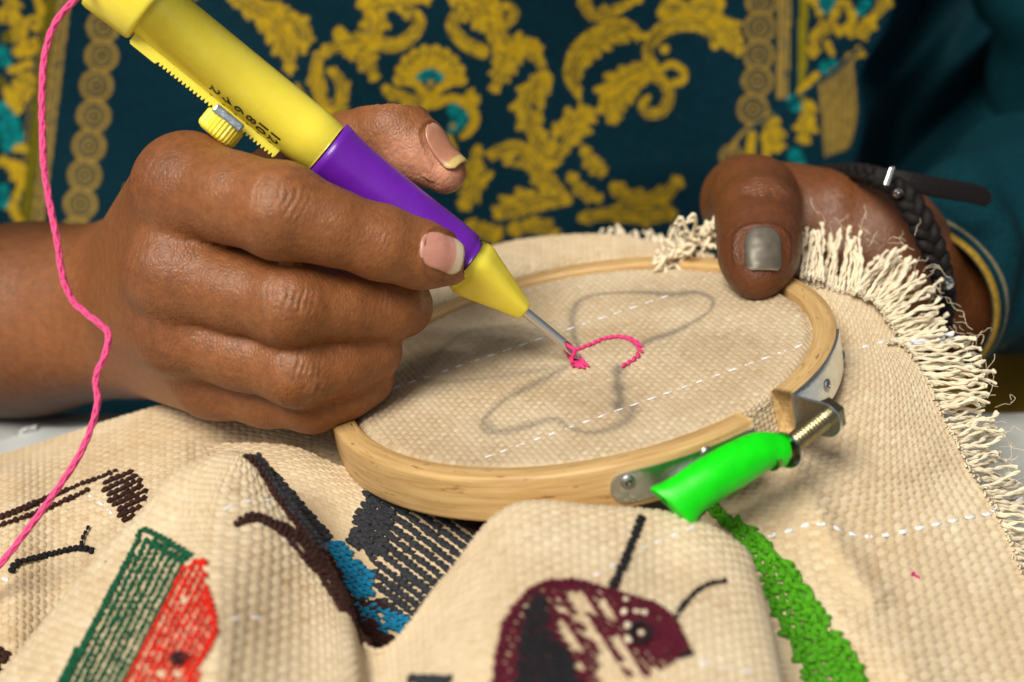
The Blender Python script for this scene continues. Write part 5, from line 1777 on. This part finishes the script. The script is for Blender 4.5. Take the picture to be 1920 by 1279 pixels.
# right chain, stripes and border
for x, y in ((1428, -50), (1427, 2), (1424, 51), (1422, 102), (1420, 151), (1411, 204)):
    dab(x - 1, y + 25, 12, gold2)
    ring(x, y, 30, gold2 * .9)
ring(1371, 292, 22, gold2); stroke([(1400, 240), (1380, 262), (1368, 285)], [3, 4, 5], gold2)
def band2(x0, x1, x2, x3, col, y0, y1):
    for y in np.arange(y0, y1, 1.5):
        t = (y - y0) / (y1 - y0)
        a, b = x0 + (x2 - x0) * t, x1 + (x3 - x1) * t
        iy = int((y - RY) / RS)
        if 0 <= iy < RH: img[iy, int((a - RX) / RS):int((b - RX) / RS)] = col
band2(1464, 1496, 1458, 1478, gold2, -300, 185); band2(1474, 1476, 1467, 1468, base_c * 2, -300, 185); band2(1484, 1486, 1471, 1473, base_c * 2, -300, 185)
band2(1507, 1520, 1496, 1512, olive * 1.8, -300, 190)
for p_, w_, l_ in (([(1520, -10), (1540, 20)], [8, 8], 2), ([(1560, 30), (1580, 6), (1600, 30)], [7, 10, 7], 2), ([(1524, 100), (1530, 66), (1556, 46), (1576, 60)], [8, 11, 9, 6], 3), ([(1590, 52), (1616, 56), (1634, 44)], [11, 13, 8], 3), ([(1550, 80), (1560, 100)], [6, 5], 0), ([(1590, 110), (1612, 96)], [6, 7], 2),
                 ([(1444, 220), (1448, 250), (1456, 276)], [10, 16, 10], 3), ([(1516, 196), (1512, 232), (1506, 262)], [10, 16, 8], 3), ([(1410, 250), (1406, 290)], [7, 9], 0), ([(1436, 250), (1436, 300)], [6, 7], 0), ([(1500, 170), (1530, 140)], [6, 7], 0), ([(1640, -30), (1660, 0), (1630, 40)], [12, 10, 7], 3)):
    stroke(p_, w_, gold, l_, 2)
for p_, w_ in (([(1548, 126), (1560, 120)], [12, 10]), ([(1486, 190), (1492, 200)], [13, 10]), ([(1540, -10), (1548, 14), (1560, -6)], [9, 10, 9]), ([(1624, 6), (1612, 20)], [10, 8]), ([(1490, 290), (1500, 310)], [12, 10])):
    stroke(p_, w_, teal2)
for k in range(6):
    stroke([(1538 + 11 * k, 150 - 9 * k), (1544 + 11.5 * k, 210), (1548 + 8 * k, 290 - 3 * k)], [4.0, 4.6, 3.2], gold2)
stroke([(1404, 244), (1470, 200), (1560, 136), (1612, 92)], [3.5, 4, 4, 3.5], base_c * 1.5)

k_ = int((-16 - RY) / RS)
img[:k_] = img[int(430 / RS):int(430 / RS) + k_]      # the print goes on above
sx = np.concatenate([np.arange(-640, -130, 8.0), np.arange(-130, 1716, 2.7), np.arange(1716, 1980, 5.0)])
sy = np.concatenate([np.arange(-300, -40, 5.0), np.arange(-40, 480, 2.7), np.arange(480, 960, 9.0)])
SXg, SYg = np.meshgrid(sx, sy, indexing='ij')
# the tunic's front lies about half a metre from the lens, bulging towards it in the middle
dirY = FW[1] + (639.5 - SYg) / F * UP[1]
Yf = 50.0 + 2.2 * ((SXg - 820) / 900) ** 2
edge = 1690 - (SYg * .24) - 30 * np.exp(-((SYg - 140) / 60) ** 2)
edge = np.where(SYg > 330, 1560 - (SYg - 330) * .9, edge)
gap = sstep(SXg, edge - 15, edge + 55)
Yf = Yf + 4.2 * gap
fold = np.sin((SXg - 1700) * .022 + (SYg) * .030) + .5 * np.sin((SXg) * .051 + SYg * .045 + 1)
Yf = Yf + .8 * gap * fold - 2.4 * sstep(SXg, 1760, 1980) * gap
Yf = Yf + .25 * np.sin(SXg * .006 + SYg * .004) + .18 * np.sin(SXg * .013 - SYg * .011 + 2) + .9 * sstep(SYg, 300, 480) * np.exp(-((SXg - 1240) / 130) ** 2)
Yf = Yf + 9.0 * np.clip((-160 - SXg) / 480, 0, 1) ** 2
Yf = Yf - 3.0 * sstep(SYg, 470, 900)             # the lap comes forward
Yf = Yf + .010 * (.5 - np.abs(gap - .5)) * 0
dd = Yf / dirY
dd = dd * 1.0
W = P(SXg, SYg, dd + 36 * 0)
# P() measures from the lens, so y of the point is CAM_y + Yf
ix = np.clip((SXg - RX) / RS, 0, RW - 1).astype(int); iy = np.clip((SYg - RY) / RS, 0, RH - 1).astype(int)
colS = img[iy, ix].copy()
plain = np.array([.0005, .022, .032])
beyond = sstep(SXg, edge - 8, edge + 2)[..., None]
colS = colS * (1 - beyond) + plain * beyond
def tunic_cu(nt, b, tc):
    pass
M['tunic'] = mat("printed_cotton", (0, .03, .05), .75, attr='Col', var=(8, .34, 4), bump=[(2.2, .03, 3), (30, .008, 1)], spec=.12)
sh_ = mk("tunic", W.reshape(-1, 3), [gridfaces(len(sx), len(sy))[:, ::-1]], M['tunic'], PE_, attrs={'Col': colS.reshape(-1, 3)})

# ---- sleeves
def sleeve(cs, nm, cuff_gold=True, nring=150, na=120, fold=.28):
    cs = np.asarray(cs, float)
    q = crmat(len(cs), np.linspace(0, len(cs) - 1, nring)) @ cs
    Cn = P(q[:, 0], q[:, 1], q[:, 2])
    T, N0, B0 = frames(Cn)
    a = np.arange(na) / na * 2 * np.pi
    u = np.linspace(0, 1, nring)
    U, A = np.meshgrid(u, a, indexing='ij')
    f = fold * sstep(U, .02, .2) * (np.sin(U * 40 + 3.0 * np.sin(A) + A * 2) * .6 + np.sin(U * 23 - A * 3 + 1) * .5 + .5 * np.sin(A * 5 + U * 30))
    r = q[:, 3][:, None] + f
    V = Cn[:, None] + (r * np.cos(A))[..., None] * N0[:, None] + (r * np.sin(A))[..., None] * B0[:, None]
    inner = Cn[:40, None] + ((r - .12) * np.cos(A))[:40, :, None] * N0[:40, None] + ((r - .12) * np.sin(A))[:40, :, None] * B0[:40, None]
    sl = np.concatenate([[0], np.cumsum(np.linalg.norm(np.diff(Cn, axis=0), axis=1))])
    col = np.tile(np.array([.0005, .027, .037]), (nring, na, 1))
    if cuff_gold:
        for i, s_ in enumerate(sl):
            if s_ < .22: col[i] = (.30, .18, .02)
            elif .5 < s_ < .66: col[i] = (.17, .15, .09)
    ci = np.tile(np.array([.002, .03, .04]), (40, na, 1))
    VV = np.concatenate([V.reshape(-1, 3), inner.reshape(-1, 3)])
    o_ = nring * na
    i = np.arange(na)
    rim = np.stack([i, (i + 1) % na, o_ + (i + 1) % na, o_ + i], 1)
    return mk(nm, VV, [gridfaces(nring, na, closev=True), gridfaces(40, na, closev=True, off=o_)[:, ::-1], rim], M['tunic'], PE_, attrs={'Col': np.concatenate([col.reshape(-1, 3), ci.reshape(-1, 3)])})
def pcs(v, r):
    return (960 + v[0] / v[2] * F, 639.5 - v[1] / v[2] * F, v[2], r)
sleeve([(1716, 572, 44.2, 2.15), (1765, 530, 45.6, 2.35), (1840, 480, 48.0, 2.8), (1960, 425, 52.0, 3.5), pcs(elL + (elL - shL) * .02, 4.4), pcs(elL * .7 + shL * .3, 4.9), pcs(elL * .4 + shL * .6, 5.2), pcs(shL, 5.8)], "sleeve")
sleeve([(-700, 712, 50.7, 3.9), pcs(elR, 4.4), pcs(elR * .7 + shR * .3, 4.9), pcs(elR * .4 + shR * .6, 5.2), pcs(shR, 5.8)], "sleeve")

# ================================================================== BRACELET
M['leather'] = mat("dark_braided_leather", (.010, .008, .008), .65, bump=[(10, .03, 3)], spec=.2)
M['stud'] = mat("silver_stud", (.8, .78, .74), .2, 1.0)
BRT = thing("bracelet", "black braided wristband with silver studs and loose strap end beside the frayed edge", "bracelet", P(1700, 480, 45))
bp = np.array([(1545, 322, 47.2), (1600, 322, 45.4), (1650, 334, 44.3), (1692, 362, 43.6), (1724, 410, 43.3), (1748, 462, 43.4), (1766, 515, 43.8), (1772, 560, 44.4), (1765, 610, 45.2)])
bp[:, 2] -= 2.5
q = spline(bp, 140); C = P(q[:, 0], q[:, 1], q[:, 2])
T, N_, B_ = frames(C)
view_ = unit(CAM - C)
side_ = np.cross(T, view_)
sl = np.concatenate([[0], np.cumsum(np.linalg.norm(np.diff(C, axis=0), axis=1))])
for k in range(3):
    an = sl * 5.5 + k * 2.094
    V, f = tube_vf(C + (.20 * np.cos(an))[:, None] * side_ + (.09 * np.sin(an * 2))[:, None] * view_, .15, 8)
    mk("braid_cord", V, f, M['leather'], BRT)
q = spline(np.array([(1640, 332, 43.9), (1700, 340, 43.6), (1760, 352, 43.9), (1820, 362, 44.5), (1854, 372, 45.0)]), 40)
C2_ = P(q[:, 0], q[:, 1], q[:, 2] - 2.4)
V, f = tube_vf(C2_, .2, 14, rx=np.where(np.arange(40) > 37, .16, .25), ry=.09, N=np.tile(UP, (40, 1)))
mk("strap_end", V, f, M['leather'], BRT)
for px, py, d, rr in ((1668, 330, 43.2, None), (1684, 362, 43.1, .12), (1776, 530, 43.3, .17), (1758, 556, 43.6, .1)):
    S = P(px, py, d - 2.4)
    if rr is None:
        V, f = box_vf(S, unit(RT * .35 + UP), RT, unit(CAM - S), .24, .07, .06)
        mk("buckle", V, f, M['stud'], BRT, smooth=False, bevel=.03)
    else:
        V, f = lathe_vf(S, unit(CAM - S), RT, [(-.08, rr), (0, rr), (.05, rr * .8), (.08, rr * .3)], 20)
        mk("stud", V, f, M['stud'], BRT)
